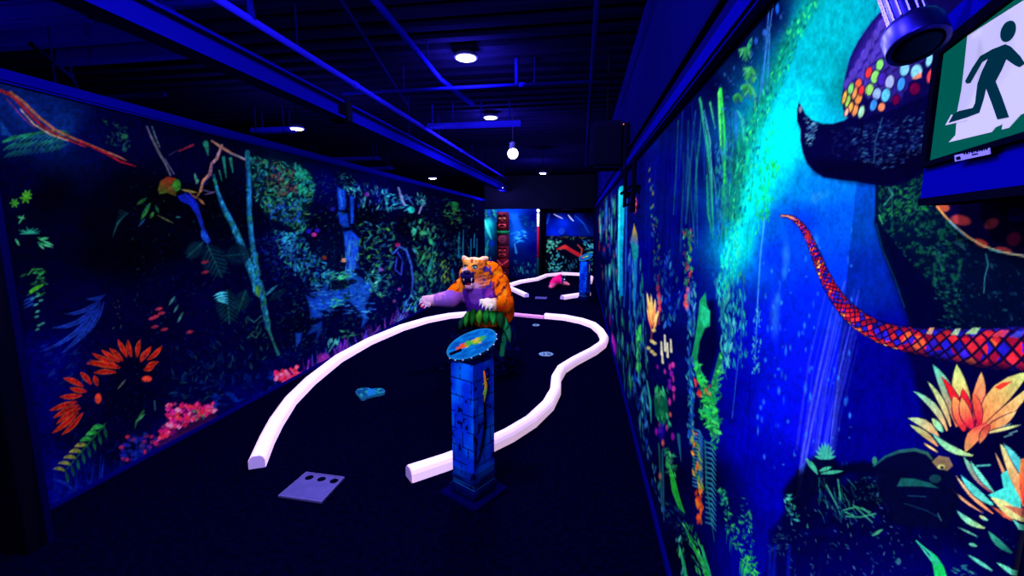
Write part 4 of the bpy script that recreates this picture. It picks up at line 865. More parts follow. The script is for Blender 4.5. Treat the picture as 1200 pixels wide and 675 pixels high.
# vines of small blue leaves below
m.scatter([(322, 270), (350, 272), (372, 300), (400, 325), (420, 320), (422, 345), (395, 345), (370, 335), (345, 322), (328, 300)], 300, (2.5, 7), [(20, 90, 200), (40, 140, 220), (30, 150, 180), (20, 120, 120), (40, 160, 130), (10, 50, 150)], (0, PI), (1.5, 3), (.35, .9), rnd=R)
m.scatter([(330, 272), (345, 272), (345, 300), (330, 300)], 60, (2, 5), [(40, 170, 230), (30, 110, 220)], (0, PI), (1.5, 3), (.4, .9), rnd=R)
m.scatter([(300, 280), (330, 275), (345, 320), (320, 330)], 90, (2, 5), [(10, 20, 110), (10, 30, 130)], (0, PI), (1.5, 3), (.4, .8), rnd=R); m.line([(343, 300), (346, 308), (347, 318)], 2, (20, 90, 180), .8)
for x, y, c in [(368, 275, (200, 40, 160)), (403, 305, (240, 150, 130)), (380, 302, (120, 40, 40)), (372, 270, (40, 20, 180)), (362, 271, (20, 20, 170)), (390, 245, (20, 20, 150)), (466, 287, (180, 30, 120)), (430, 228, (110, 20, 170))]: m.blob(x, y, 3, 2.6, c, .85)
# waterfall and stream
WB, WB2 = (10, 60, 210), (40, 110, 240)
m.poly([(395, 219), (404, 223), (406, 240), (404, 246), (397, 246)], WB, .9, aa=2); m.poly([(410, 229), (415, 231), (414, 262), (411, 262)], WB, .9, aa=2); m.poly([(396, 248), (407, 250), (409, 266), (403, 266), (398, 262)], WB, .85, aa=2)
m.poly([(402, 272), (412, 270), (421, 280), (420, 294), (416, 304), (420, 314), (408, 318), (405, 300), (404, 284)], WB, .95, aa=2.5); m.line([(406, 276), (409, 295), (412, 312)], [2, 3, 2], WB2, .7); m.line([(398, 222), (401, 242)], [2, 2], WB2, .7); m.line([(415, 280), (414, 300)], 2, (0, 30, 150), .6); m.blob(414, 298, 3, 3, (0, 10, 40), .8)
m.poly([(392, 214), (414, 222), (416, 200), (398, 197)], (0, 10, 45), .6, aa=5); m.scatter([(393, 200), (416, 206), (418, 232), (404, 226)], 36, (2, 6), TEALS, (0, PI), rnd=R)
m.poly([(412, 318), (424, 326), (436, 332), (434, 345), (428, 358), (430, 376), (424, 384), (425, 368), (416, 360), (408, 352), (410, 335)], (15, 70, 200), .9, aa=3)
m.poly([(378, 338), (390, 342), (408, 338), (408, 352), (396, 358), (380, 364), (378, 372), (364, 372), (362, 354), (358, 346), (368, 350)], (12, 62, 205), .9, aa=3); m.poly([(378, 376), (376, 390), (370, 400), (372, 388), (360, 392), (366, 382)], (10, 50, 170), .8, aa=3); m.poly([(346, 390), (354, 390), (352, 400), (347, 407)], (15, 60, 190), .85, aa=2)
for k in range(46):
    x, y = rr(360, 434), rr(330, 372); m.line([(x, y), (x + rr(3, 9), y + rr(-2, 2))], (1, 1.8), R.choice([(40, 130, 240), (60, 170, 230), (30, 90, 220)]), rr(.3, .75))
m.poly([(386, 330), (404, 326), (412, 332), (404, 338), (390, 340)], (0, 4, 36), .9, aa=2); m.poly([(402, 344), (410, 342), (410, 350), (403, 352)], (0, 4, 36), .8, aa=2); m.blob(413, 330, 5, 3, (0, 6, 40), .9); m.blob(430, 324, 5, 4, (0, 10, 40), .8); m.poly([(376, 364), (398, 358), (412, 360), (422, 374), (416, 390), (390, 400), (380, 390)], (0, 0, 44), .8, aa=4)
m.scatter([(380, 320), (412, 316), (420, 325), (390, 328)], 40, (3, 7), [(40, 190, 140), (60, 200, 160), (40, 150, 90), (40, 130, 170)], (-.6, .6), (1.8, 3.5), rnd=R); m.scatter([(386, 350), (406, 350), (406, 358), (388, 360)], 34, (2, 5), [(50, 190, 130), (40, 160, 160)], (-.6, .6), (1.8, 3), rnd=R); m.scatter([(424, 314), (445, 312), (448, 345), (434, 345)], 40, (3, 7), TEALS, (0, PI), (1.8, 3), rnd=R)
m.scatter([(398, 300), (424, 270), (424, 316), (416, 320)], 30, (2, 6), [(40, 130, 50), (60, 170, 60), (30, 120, 80)], (0, PI), rnd=R)
# hanging vines, mid to far
a2 = [(418, 214), (455, 222), (456, 248), (420, 246)]
m.scatter(a2, 60, (2, 7), TEALS + BLUES, (1, 2.1), (2, 4), (.3, .75), rnd=R); m.scatter([(448, 224), (482, 230), (480, 250), (452, 246)], 70, (2, 5), [(30, 140, 170), (50, 180, 200), (20, 90, 160)], (0, PI), (1.5, 3), (.4, .9), rnd=R)
m.line([(467, 220), (470, 230), (474, 240)], [2, 3, 2], (130, 130, 220), .9); m.line([(491, 250), (494, 242), (498, 238), (494, 234)], 1.8, (140, 140, 210), .85); m.blob(482, 246, 4, 4, (30, 190, 190), .8); m.line([(476, 228), (484, 240)], 1.5, (60, 110, 190), .7)
m.scatter([(488, 226), (500, 228), (498, 244), (486, 240)], 24, (2, 6), TEALS, (1, 2.1), rnd=R)
a3 = [(420, 258), (462, 258), (462, 345), (440, 350), (424, 300)]
m.scatter(a3, 150, (2, 6), [(40, 140, 70), (30, 110, 110), (20, 80, 150), (60, 160, 60), (40, 140, 150)], (0, PI), (1.5, 3), (.3, .8), rnd=R)
a4 = [(484, 254), (512, 262), (510, 350), (486, 360)]
m.scatter(a4, 190, (2, 7), [(40, 170, 110), (30, 130, 120), (50, 150, 90), (30, 120, 160), (50, 100, 70)], (.8, 2.4), (1.5, 3), (.35, .9), rnd=R); m.line([(507, 300), (503, 315), (501, 322)], [2, 4, 2], (30, 150, 150), .8); m.blob(485, 271, 3, 4, (50, 180, 150), .8); m.blob(496, 273, 4, 3, (60, 190, 130), .7)
m.scatter([(512, 268), (540, 275), (545, 300), (530, 330), (512, 345)], 60, (2, 6), [(30, 110, 120), (40, 110, 60), (20, 90, 140)], (.8, 2.4), (1.5, 3), (.3, .8), rnd=R)
m.scatter([(520, 238), (538, 236), (542, 262), (522, 262)], 50, (2, 5), [(20, 120, 60), (20, 90, 70), (60, 110, 40)], (0, PI), (1.5, 3), (.35, .8), rnd=R); m.blob(533, 241, 4, 5, (20, 120, 60), .7)
for x, y0, y1 in [(538, 272, 302), (543, 270, 305), (556, 274, 290), (552, 280, 300), (559, 280, 305)]: m.line([(x, y0), (x - .5, y1)], (1, 1.8), (20, 120, 170), .75)
m.scatter([(514, 305), (528, 305), (526, 330), (516, 330)], 30, (2, 6), [(120, 150, 50), (90, 160, 60)], (.8, 2.4), rnd=R); m.line([(530, 316), (532, 332), (529, 345)], [2, 3, 2], (20, 110, 180), .7)
m.line([(460, 298), (468, 289), (476, 293), (482, 310), (484, 328), (482, 346), (474, 358)], [1.5, 2.4, 2.6, 2.6, 2.4, 2, 1.5], (40, 80, 200), .9); m.line([(465, 302), (463, 316), (470, 322), (472, 305), (466, 296)], 1.8, (40, 60, 210), .85); m.poly([(468, 292), (476, 297), (480, 318), (478, 345), (470, 340), (474, 318)], (0, 0, 60), .7, aa=3)
m.scatter([(470, 345), (500, 350), (500, 362), (468, 372)], 26, (3, 8), BLUES + TEALS, (.8, 2.4), (2, 4), rnd=R)
for x, y in [(468, 339), (462, 353), (447, 316)]: m.blob(x, y, 2, 2, (140, 60, 180), .8)
for x, y, rx, ry in [(498, 352, 3.4, 5), (499, 361, 3.5, 3), (495, 357, 2.5, 3)]: m.blob(x, y, rx, ry, (235, 40, 110), .95)
# blossoms and tufts along the rail, its purple glow painted in
for k in range(60):
    x, y = rr(322, 352), rr(432, 448); y = y - (x - 337) * .25
    if abs(x - 337) > 15 or (x < 328 and y > 446): continue
    m.blob(x, y, 2.2, 2, R.choice([(245, 30, 120), (250, 60, 130), (240, 40, 80), (255, 110, 170)]), .9)
for k in range(70):
    x = rr(352, 480); y = 478 - (x - 283) * .537 - rr(1, 6); m.line([(x, y), (x + rr(-4, 4), y - rr(5, 14))], (1.8, .8), R.choice([(90, 20, 200), (120, 30, 210), (60, 60, 220), (150, 60, 220)]), rr(.4, .85))
for x, y in [(378, 423), (382, 419), (376, 419)]: m.blob(x, y, 4, 5, (170, 40, 190), .6, soft=.5)
m.scatter([(382, 398), (398, 395), (394, 412), (384, 414)], 18, (3, 8), TEALS, (1, 2.2), rnd=R); m.scatter([(400, 388), (416, 386), (414, 400), (402, 402)], 10, (3, 6), [(40, 130, 90)], rnd=R)
for k in range(7): m.line([(470, 378), (470 + math.cos(PI * (1.1 + k * .13)) * 9, 378 + math.sin(PI * (1.1 + k * .13)) * 10)], (1.4, .8), (60, 130, 210), .8)
# fine leaf litter and grain of the print
for area, n, pal in [([(150, 200), (300, 200), (320, 430), (160, 430)], 420, [(5, 20, 80), (10, 40, 90), (0, 10, 90), (15, 60, 70)]), ([(300, 190), (560, 240), (560, 340), (430, 400), (330, 430)], 1500, [(10, 50, 120), (15, 70, 110), (20, 90, 90), (10, 30, 130), (25, 100, 80)]), ([(60, 380), (330, 420), (270, 480), (70, 590)], 420, [(5, 20, 120), (0, 15, 100), (10, 40, 110)])]:
    m.scatter(area, n, (1.4, 3.6), pal, (0, PI), (1.4, 2.6), (.2, .65), rnd=R)
g_ = .55 * vnoise(m.X / 2.3, m.Y / 2.3, 1) + .45 * vnoise(m.X / 5, m.Y / 5, 4)
m.C *= (.62 + .7 * g_)[..., None]
for k in range(110):                                  # glints on the falls and the stream
    x, y = rr(362, 434), rr(334, 372)
    if 380 < x < 408 and y < 342: continue
    m.line([(x, y), (x + rr(2, 7), y + rr(-1.5, 1.5))], (1, 1.6), R.choice([(30, 110, 240), (50, 150, 240), (20, 80, 230)]), rr(.25, .6))
for k in range(60):
    x, y = rr(404, 420), rr(274, 316); m.line([(x, y), (x + rr(-1, 1), y + rr(4, 12))], (1, 1.5), R.choice([(30, 90, 240), (60, 140, 250), (10, 50, 220)]), rr(.3, .7))
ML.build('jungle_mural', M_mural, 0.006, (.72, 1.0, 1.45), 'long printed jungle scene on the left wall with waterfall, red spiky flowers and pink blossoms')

# --- end wall, left of the white post
yb = 13.712
MBk = Mural((0, yb, 0), (1, 0, 0), (0, 0, 1), np.linspace(XL + .01, -1.26, 150), np.linspace(0, 2.12, 170), (0, -1, 0))
m = MBk
m.base([(560, 255, (0, 0, 40)), (570, 250, (0, 30, 80)), (573, 270, (0, 110, 150)), (576, 285, (0, 50, 120)), (562, 300, (0, 30, 70)), (570, 310, (0, 0, 40)), (600, 255, (0, 40, 190)), (605, 275, (0, 60, 190)), (612, 262, (0, 20, 90)), (625, 255, (0, 0, 70)), (618, 280, (0, 20, 130)), (625, 290, (0, 0, 90)), (608, 300, (0, 10, 90)), (620, 312, (0, 0, 70)), (600, 315, (0, 0, 60)), (628, 318, (0, 20, 70))], soft=5)
m.blob(572, 262, 5, 6, (30, 200, 210), .8, soft=.6); m.line([(568, 258), (572, 270), (576, 280)], [2, 4, 1], (60, 220, 220), .7); m.blob(577, 285, 4, 3, (10, 40, 190), .8)
m.scatter([(562, 245), (582, 245), (582, 256), (564, 256)], 40, (2, 4), [(20, 60, 170), (20, 120, 110), (30, 150, 90)], (0, PI), rnd=R); m.line([(572, 282), (568, 300), (572, 312)], [2, 3, 2], (20, 120, 130), .8)
m.scatter([(565, 280), (576, 290), (574, 318), (564, 318)], 26, (2, 5), TEALS, (1, 2.1), rnd=R)
m.poly([(598, 250), (606, 250), (612, 266), (618, 274), (606, 280), (600, 290), (598, 285)], (10, 80, 220), .6, aa=5); m.scatter([(600, 272), (618, 270), (616, 284), (602, 284)], 30, (3, 6), [(20, 120, 220), (40, 150, 210)], (-.5, .5), rnd=R); m.line([(603, 286), (605, 296)], [2, 3], (40, 140, 230), .7)
m.scatter([(608, 250), (630, 250), (630, 272), (612, 268)], 40, (2, 5), [(0, 20, 60), (0, 40, 90), (0, 60, 110)], (0, PI), rnd=R); m.scatter([(600, 305), (632, 308), (630, 320), (600, 322)], 40, (2, 4), TEALS, (1, 2.1), (1.5, 3), (.3, .6), rnd=R)
m.blob(575, 309, 5, 5, (10, 20, 150), .85); m.blob(577, 320, 4, 3, (20, 30, 170), .85)
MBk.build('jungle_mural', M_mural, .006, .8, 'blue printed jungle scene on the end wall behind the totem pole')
# --- alcove wall: stormy sky above, dark undergrowth below
yb = 15.635
MBr = Mural((0, yb, 0), (1, 0, 0), (0, 0, 1), np.linspace(-1.20, XR - .01, 150), np.linspace(0, 2.04, 180), (0, -1, 0))
m = MBr
m.base([(640, 255, (0, 20, 170)), (660, 262, (0, 40, 230)), (650, 272, (0, 30, 230)), (675, 258, (0, 20, 160)), (685, 268, (0, 20, 120)), (693, 258, (0, 0, 60)), (668, 274, (0, 20, 190)), (645, 250, (0, 0, 60)), (670, 250, (0, 0, 60)), (690, 250, (0, 0, 30)), (665, 279, (0, 0, 20)), (640, 290, (0, 5, 30)), (665, 295, (5, 0, 30)), (690, 300, (0, 5, 40)), (650, 312, (0, 10, 40)), (680, 315, (0, 0, 40))], soft=4)
m.poly([(634, 276.5), (700, 277), (700, 330), (634, 330)], (2, 3, 26), .92, aa=1.5)
m.line([(649, 251), (655, 254), (659, 256)], [1, 1.6, 1], (200, 200, 255), 1); m.line([(666, 252), (669, 256), (672, 259)], [1.2, 2, 1], (190, 210, 255), 1); m.line([(674, 253), (684, 262), (690, 273)], [2, 2, 1], (10, 70, 210), .8); m.line([(641, 262), (644, 250)], [2, 1], (30, 90, 220), .7); m.blob(658, 271, 4, 4, (20, 70, 220), .6)
for k in range(30):
    x, y = rr(640, 657), rr(280, 296); m.blob(x, y, rr(1, 1.8), rr(.8, 1.4), R.choice([(70, 190, 170), (60, 160, 150), (110, 200, 190)]), .85)
for k in range(40):
    x, y = rr(638, 660), rr(298, 318); m.line([(x, y), (x + rr(-3, 3), y + rr(-2, 2))], 1.6, R.choice([(70, 190, 200), (40, 130, 180), (60, 160, 150)]), .85)
m.line([(653, 292), (662, 289), (670, 294), (677, 298), (682, 301)], [2, 5, 4.5, 5, 3], (190, 30, 50), .9); m.line([(677, 287), (682, 292), (681, 299)], [1.5, 2, 2], (190, 70, 60), .8); m.blob(661, 290, 4, 2, (220, 50, 60), .8)
m.scatter([(684, 280), (697, 284), (697, 300), (686, 296)], 36, (2, 5), TEALS + BLUES, (0, 1), rnd=R); m.scatter([(640, 277), (697, 277), (697, 282), (640, 281)], 30, (1.5, 3), [(110, 80, 40), (40, 110, 60), (40, 90, 110)], (0, PI), rnd=R); m.scatter([(662, 306), (676, 304), (676, 316), (662, 318)], 20, (2, 5), [(30, 70, 150), (40, 130, 160)], (1, 2), rnd=R)
m.scatter([(685, 302), (697, 302), (697, 318), (687, 318)], 24, (2, 4), TEALS, rnd=R)
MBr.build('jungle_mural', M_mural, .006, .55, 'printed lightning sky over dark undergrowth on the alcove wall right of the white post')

# ------------------------------------------------------------------ ceiling steelwork and pipes
M_bluepipe = mat('bright_blue_lit_pipe', (.004, .003, .20), rough=.5, spec=0)  # blue light put into the base colour, brighter for strongly lit pieces
t = empty('steel_beam', (-2.3, 6.5, 2.62), 'long blue steel beam running down the hall above the left wall', 'beam')
MB().box((-2.3, 6.5, 2.63), (.15, 14.6, .02)).box((-2.3, 6.5, 2.77), (.15, 14.6, .02)).box((-2.3, 6.5, 2.70), (.03, 14.6, .13)).build('web', M_bluesteel, t)
for y in (.6, 2.3, 5.9, 9.4, 12.4):
    MB().tube([(-2.3, y, 2.77), (-2.3, y, ZC + .055)], .012, 8).box((-2.3, y, 2.79), (.1, .08, .03)).build('hanger', M_bluesteel2, t)
MB().box((-2.3, 4.15, 2.70), (.18, .12, .19), bev=.01).build('strap', M_black, t)

def pipe(name, pts, r, m, label, cat='pipe', hang=(), group=None, fit=()):
    t = empty(name, Vector(pts[0]), label, cat, group)
    MB().tube(pts, r, 12).build('run', m, t, True)
    for p in hang:
        MB().tube([(p[0], p[1], p[2]), (p[0], p[1], ZC + .055)], .007, 8).lathe((p[0], p[1], p[2] + r - .004), (0, 0, 1), [(.012, 0), (.02, .01), (.008, .03)], 10).build('hanger', M_bluesteel2, t)
    for p, ax in fit:
        MB().lathe(Vector(p) - Vector(ax) * .04, ax, [(r * 1.0, 0), (r * 1.35, .005), (r * 1.35, .075), (r, .08)], 14).build('coupling', m, t, True)
    return t
slim = pipe('sprinkler_pipe', [(-2.22, 1.2, 2.985), (-2.22, 13.4, 2.985)], .024, M_bluepipe, 'slim blue pipe running lengthwise just above the long steel beam', hang=[(-2.22, 3.4, 2.985), (-2.22, 6.9, 2.985), (-2.22, 10, 2.985), (-2.22, 12.8, 2.985)], fit=[((-2.22, 4.3, 2.985), (0, 1, 0)), ((-2.22, 8.2, 2.985), (0, 1, 0))])
cross = pipe('sprinkler_pipe', [(-2.6, 4.75, 3.045), (.09, 4.75, 3.045)], .018, M_bluesteel, 'thin dark pipe crossing the ceiling just behind the largest lamp', hang=[(-1.9, 4.75, 3.045), (-.5, 4.75, 3.045)], fit=[((-.62, 4.75, 3.045), (1, 0, 0))])
pipe('conduit', [(.075, 1.2, 3.09), (.075, 9.4, 3.09), (.075, 9.5, 3.0), (.075, 9.5, 2.80)], .022, M_bluesteel2, 'straight dark conduit running lengthwise close to the right wall', hang=[(.075, 3.4, 3.09), (.075, 7.2, 3.09)])
pipe('conduit', [(-1.32, 1.2, 3.10), (-1.40, 3.3, 3.10), (-1.46, 4.62, 3.10), (-1.36, 5.6, 3.10)], .026, M_bluesteel, 'conduit rising past the left of the largest ceiling lamp', hang=[(-1.35, 2.2, 3.10), (-1.44, 4.2, 3.10)])
pipe('conduit', [(-1.46, 1.9, 3.13), (-1.6, 2.9, 3.11), (-2.03, 4.86, 3.10), (-2.12, 5.4, 3.08)], .016, M_bluesteel2, 'thin conduit slanting across the ceiling to the slim blue pipe', hang=[(-1.6, 2.9, 3.09)])
pipe('conduit', [(-3.05, 2.2, 2.62), (-4.6, 3.6, 2.95), (-5.9, 4.7, 3.1)], .014, M_bluesteel2, 'thin conduit slanting up behind the top of the left wall', hang=[(-4.6, 3.6, 2.95)])
pipe('conduit', [(-3.2, 3.15, 2.62), (-6.2, 3.2, 2.62)], .018, M_bluesteel, 'level blue pipe beyond the left wall, nearest the door frame', hang=[(-4.2, 3.16, 2.62), (-5.8, 3.19, 2.62)])
MB().tube([(-2.22, 2.9, 2.985), (-2.22, 2.9, 3.12), (-2.9, 2.9, 3.12), (-2.95, 2.9, 3.13), (-2.95, 2.9, ZC + .055)], .03, 12).build('branch', M_bluesteel, slim, True)
MB().tube([(-.68, 4.75, 3.045), (-.68, 4.75, ZC + .055)], .022, 10).build('riser', M_bluesteel, cross, True)
# lit cross bar and cable trays
t = empty('strut_channel', (-1.5, 6.27, 2.96), 'bright blue steel cross bar under the ceiling in front of the globe lamp', 'bar')
MB().box((-1.505, 6.27, 3.0), (1.33, .08, .07), bev=.006).build('channel', M_bluepipe, t)
for x in (-2.1, -1.8, -1.4, -1.0): MB().tube([(x, 6.27, 3.0), (x, 6.27, ZC + .055)], .009, 8).build('rod', M_bluesteel, t)
for xa, xb, y, z, lab in [(-4.85, -4.2, 6.2, 2.98, 'short perforated cable tray beside the lamp beyond the left wall'), (-5.8, -4.2, 9.05, 2.98, 'thin bright cable tray above the bushy tree of the left wall'), (-5.7, -4.6, 10.6, 2.98, 'far perforated cable tray above the waterfall of the left wall')]:
    t = empty('cable_tray', ((xa + xb) / 2, y, z), lab, 'cable tray', 'cable trays beyond the left wall')
    mb = MB().box(((xa + xb) / 2, y - .06, z + .03), (xb - xa, .01, .06)).box(((xa + xb) / 2, y + .06, z + .03), (xb - xa, .01, .06))
    k = 0; x = xa + .03
    while x < xb: mb.box((x, y, z + .005), (.07, .12, .01)); x += .11
    mb.build('tray', M_bluesteel, t)
    for x in (xa + .1, xb - .1): MB().box((x, y, z), (.03, .16, .016)).tube([(x, y + .075, z), (x, y + .075, ZC + .055)], .007, 8).tube([(x, y - .075, z), (x, y - .075, ZC + .055)], .007, 8).build('hanger', M_bluesteel2, t)
for y, xa, xb, lab in [(3.05, -5.3, -3.7, 'blue bar standing in for a lit deck ridge in the top left corner, nearest the door frame'), (3.4, -5.2, -3.5, 'second blue bar standing in for a lit deck ridge, out from the door frame'), (3.8, -5.0, -3.3, 'third blue bar standing in for a lit deck ridge, out from the door frame')]:
    t = empty('ceiling_ridge', ((xa + xb) / 2, y, 3.14), lab, 'ridge', 'short bars for lit deck ridges')  # separate bars standing in for the deck's own lit ridges
    MB().box(((xa + xb) / 2, y, 3.15), (xb - xa, .10, .015)).box(((xa + xb) / 2, y, 3.295), (xb - xa, .10, .02)).box(((xa + xb) / 2, y, 3.22), (xb - xa, .012, .14)).build('web', M_bluesteel, t)
# box by the right wall and the bracket frame under it
t = empty('speaker_box', (.27, 4.82, 2.2), 'dark box with a tiny red light hung high by the right wall', 'speaker')
M_box = mat('dark_blue_plastic', (.001, .001, .012), rough=.6, spec=0)
MB().box((.245, 4.82, 2.42), (.33, .36, .46), bev=.03).build('cabinet', M_box, t)
MB().box((.245, 4.63, 2.40), (.26, .015, .36), bev=.004).build('grille', mat('black_mesh', (.001, .001, .008), rough=.9, spec=0, noise=.6, nscale=160), t)
MB().lathe((.39, 4.645, 2.60), (0, -1, 0), [(.006, 0), (.006, .006), (.003, .009)], 10).build('indicator', mat('red_indicator', (.5, .05, .02), emit=(1, .12, .02), estr=1.2), t)
MB().tube([(.245, 4.82, 2.64), (.245, 4.82, ZC + .055)], .012, 8).build('rod', M_black, t)
t = empty('pipe_bracket', (.4, 4.6, 1.9), 'black pipe bracket frame hanging on the right wall rail', 'bracket')
for x, y, z0, z1, r in [(.40, 4.35, 1.80, 2.55, .018), (.40, 3.65, 1.72, 2.14, .018)]:
    MB().tube([(x, y, z0), (x, y, z1)], r, 10).build('upright', M_black, t)
MB().tube([(.40, 3.55, 1.94), (.40, 4.75, 1.94)], .014, 10).build('crossbar', M_black, t); MB().tube([(.40, 3.55, 1.80), (.40, 4.45, 1.80)], .012, 10).build('crossbar', M_black, t)
for y in (3.65, 4.35): MB().box((.4176, y, 1.9), (.055, .06, .06)).build('wall_clip', M_black, t)

# ------------------------------------------------------------------ white course borders
M_rail = mat('white_glow_tape', (.82, .70, .82), rough=.7, spec=0, emit=(1.0, .66, .95), estr=.58)
M_cap = mat('grey_violet_cap', (.75, .55, .75), rough=.8, spec=0)
M_pink = mat('pink_tape', (.85, .35, .6), rough=.7, spec=0, emit=(1.0, .35, .6), estr=.16)
def rail(pts, wd, ht, m, label, group=None, caps=True):
    """a timber border: straight lengths with mitred joints, worn flat edges"""
    P = [Vector((p[0], p[1], 0)) for p in pts]
    prof = [(-.5, 0), (-.5, .62), (-.40, .86), (-.22, 1), (.22, 1), (.40, .86), (.5, .62), (.5, 0)]
    k = len(prof); V = []; Fc = []
    for i, p in enumerate(P):
        a = (P[i] - P[i - 1]).normalized() if i else (P[1] - P[0]).normalized()
        b = (P[i + 1] - P[i]).normalized() if i < len(P) - 1 else a
        na, nb = Vector((-a.y, a.x, 0)), Vector((-b.y, b.x, 0)); n = (na + nb).normalized(); sc = 1 / max(n.dot(na), .5)
        jit = 1 + random.uniform(-.04, .04)
        for u, v in prof: V.append(p + n * (u * wd * sc * jit) + Vector((0, 0, v * ht)))
    for i in range(len(P) - 1):
        for j in range(k): Fc.append([i * k + j, i * k + (j + 1) % k, (i + 1) * k + (j + 1) % k, (i + 1) * k + j])
    Fc += [list(range(k)), [(len(P) - 1) * k + j for j in reversed(range(k))]]
    t = empty('course_border', P[0], label, 'border', group)
    mb = MB(); mb.add(V, Fc); o = mb.build('timber', m, t)
    if caps:
        for e, q in ((0, P[0] - (P[1] - P[0]).normalized() * .004), (len(P) - 1, P[-1] + (P[-1] - P[-2]).normalized() * .004)):
            d = (P[1] - P[0]).normalized() * -1 if e == 0 else (P[-1] - P[-2]).normalized(); n = Vector((-d.y, d.x, 0))
            MB().prism([q + n * (u * wd * .94) + Vector((0, 0, v * ht * .96 + .001)) for u, v in prof], d * .004).build('end_cap', M_cap, t)
    return t
def gpts(px, z=.045): return [onz(x, y, z) for x, y in px]
GB = 'white border timbers of the near hole'; GF = 'white border timbers of the far hole'
rail(gpts([(301, 541), (312, 515), (323, 494), (340, 469), (363, 446), (396, 420), (432, 400), (470, 384), (500, 375), (526, 370), (548, 368)]), .105, .09, M_rail, 'long curved white border along the left side of the near hole', GB)
rail(gpts([(549, 367.5), (575, 367), (600, 368), (637, 371.5)], .03), .07, .055, M_pink, 'thin pink border strip behind the tiger statue', GB, caps=False)
rail(gpts([(639, 370), (662, 372), (682, 376), (696, 381), (704, 388), (708.5, 396), (706, 403), (695, 411), (672, 423), (658, 432), (652, 442), (651, 457), (642, 474), (622, 493), (596, 509), (560, 526), (520, 541), (480, 554)]), .105, .09, M_rail, 'winding white border along the right side of the near hole', GB)
rail(gpts([(617, 346), (604, 340), (592, 335.5), (610, 330), (629, 327), (640.5, 322.5), (660, 320.5), (682, 321.5), (693, 325), (691, 331)]), .12, .09, M_rail, 'angular white border wrapping around the far hole', GF)
rail(gpts([(659, 348.5), (672, 346.5), (690, 344)]), .12, .09, M_rail, 'short white border length beside the far pedestal', GF)

# ------------------------------------------------------------------ tee mats, cups, heart
def quad_on_floor(px, z): return [onz(x, y, 0) + Vector((0, 0, z)) for x, y in px]
M_tee = mat('pale_violet_rubber', alb(92, 82, 205, 1.35), rough=.85, spec=0, noise=.12, nscale=14)
M_teed = mat('dark_rubber', (.0012, .001, .006), rough=.9, spec=0)
M_teer = mat('violet_rubber_edge', alb(112, 98, 225, 1.35), rough=.85, spec=0)
Q = quad_on_floor([(326, 583), (377, 590.5), (404, 561), (359, 555)], .001)
t = empty('tee_mat', (Q[0] + Q[2]) / 2, 'pale violet square tee mat with three black ball spots on the near floor', 'mat')
MB().prism(Q, (0, 0, .010)).build('pad', M_tee, t)
Qc = sum(Q, Vector()) / 4
rim = MB()
for i in range(4):
    a, b = Q[i], Q[(i + 1) % 4]; a2, b2 = a + (Qc - a) * .045, b + (Qc - b) * .045
    rim.prism([a + Vector((0, 0, .010)), b + Vector((0, 0, .010)), b2 + Vector((0, 0, .010)), a2 + Vector((0, 0, .010))], (0, 0, .003))
rim.build('raised_rim', M_teer, t)
for px in ((362.5, 559.5), (376.8, 561.3), (391.5, 563.5)):
    c = onz(*px, .012); MB().lathe((c.x, c.y, .0105), (0, 0, 1), [(.026, 0), (.026, .0016), (.001, .002)], 20).build('ball_spot', M_teed, t)
c = onz(634, 349.5)
t = empty('tee_mat', c, 'small pale tee mat lying just inside the far hole', 'mat')
MB().box(c + Vector((0, 0, .008)), (.26, .26, .014), bev=.003).build('pad', M_tee, t)
for dx in (-.07, 0, .07): MB().lathe(c + Vector((dx, .08, .0145)), (0, 0, 1), [(.024, 0), (.024, .0015), (.001, .002)], 16).build('ball_spot', M_teed, t)
# turquoise kidney pad
pts = [(416.5, 462), (419, 458.5), (424, 457), (431, 456.8), (436, 458.2), (441, 457.4), (448, 457.6), (451.2, 460), (450.4, 462.8), (446, 464.2), (438, 465.6), (431, 467.4), (427, 469.6), (423.5, 469.8), (420, 466)]
Q = [onz(*p) for p in pts]; c = sum(Q, Vector()) / len(Q)
t = empty('floor_pad', c, 'small turquoise heart shaped pad on the black carpet beyond the tee mat', 'pad')
mb = MB(); mb.prism([q + Vector((0, 0, .001)) for q in Q], (0, 0, .022)); mb.build('rim', mat('turquoise_edge', alb(30, 110, 190), rough=.8, spec=0), t)
V = []; C = []; n = len(Q)
rings = 6
for r in range(rings + 1):
    f = (1 - r / rings) * .93
    for i in range(n * 3):
        a = Q[i // 3]; b = Q[(i // 3 + 1) % n]; p = a + (b - a) * ((i % 3) / 3); p = c + (p - c) * f; p.z = .0235 + .012 * (1 - f * f); V.append(p)
        px, py = proj(np.array([p]))
        px, py = float(px[0]), float(py[0]); k = vnoise(np.array([px / 3.0]), np.array([py / 2.0]), 1)[0]
        C.append(alb(*( (20, 110, 215) if 431 < px < 440 else (30, 150, 160) if k > .55 else (15, 70, 150))))
Fc = [[r * n * 3 + i, r * n * 3 + (i + 1) % (n * 3), (r + 1) * n * 3 + (i + 1) % (n * 3), (r + 1) * n * 3 + i] for r in range(rings) for i in range(n * 3)]
mesh_obj('painted_top', V, Fc, M_vcol, t, True, cols=np.array(C))
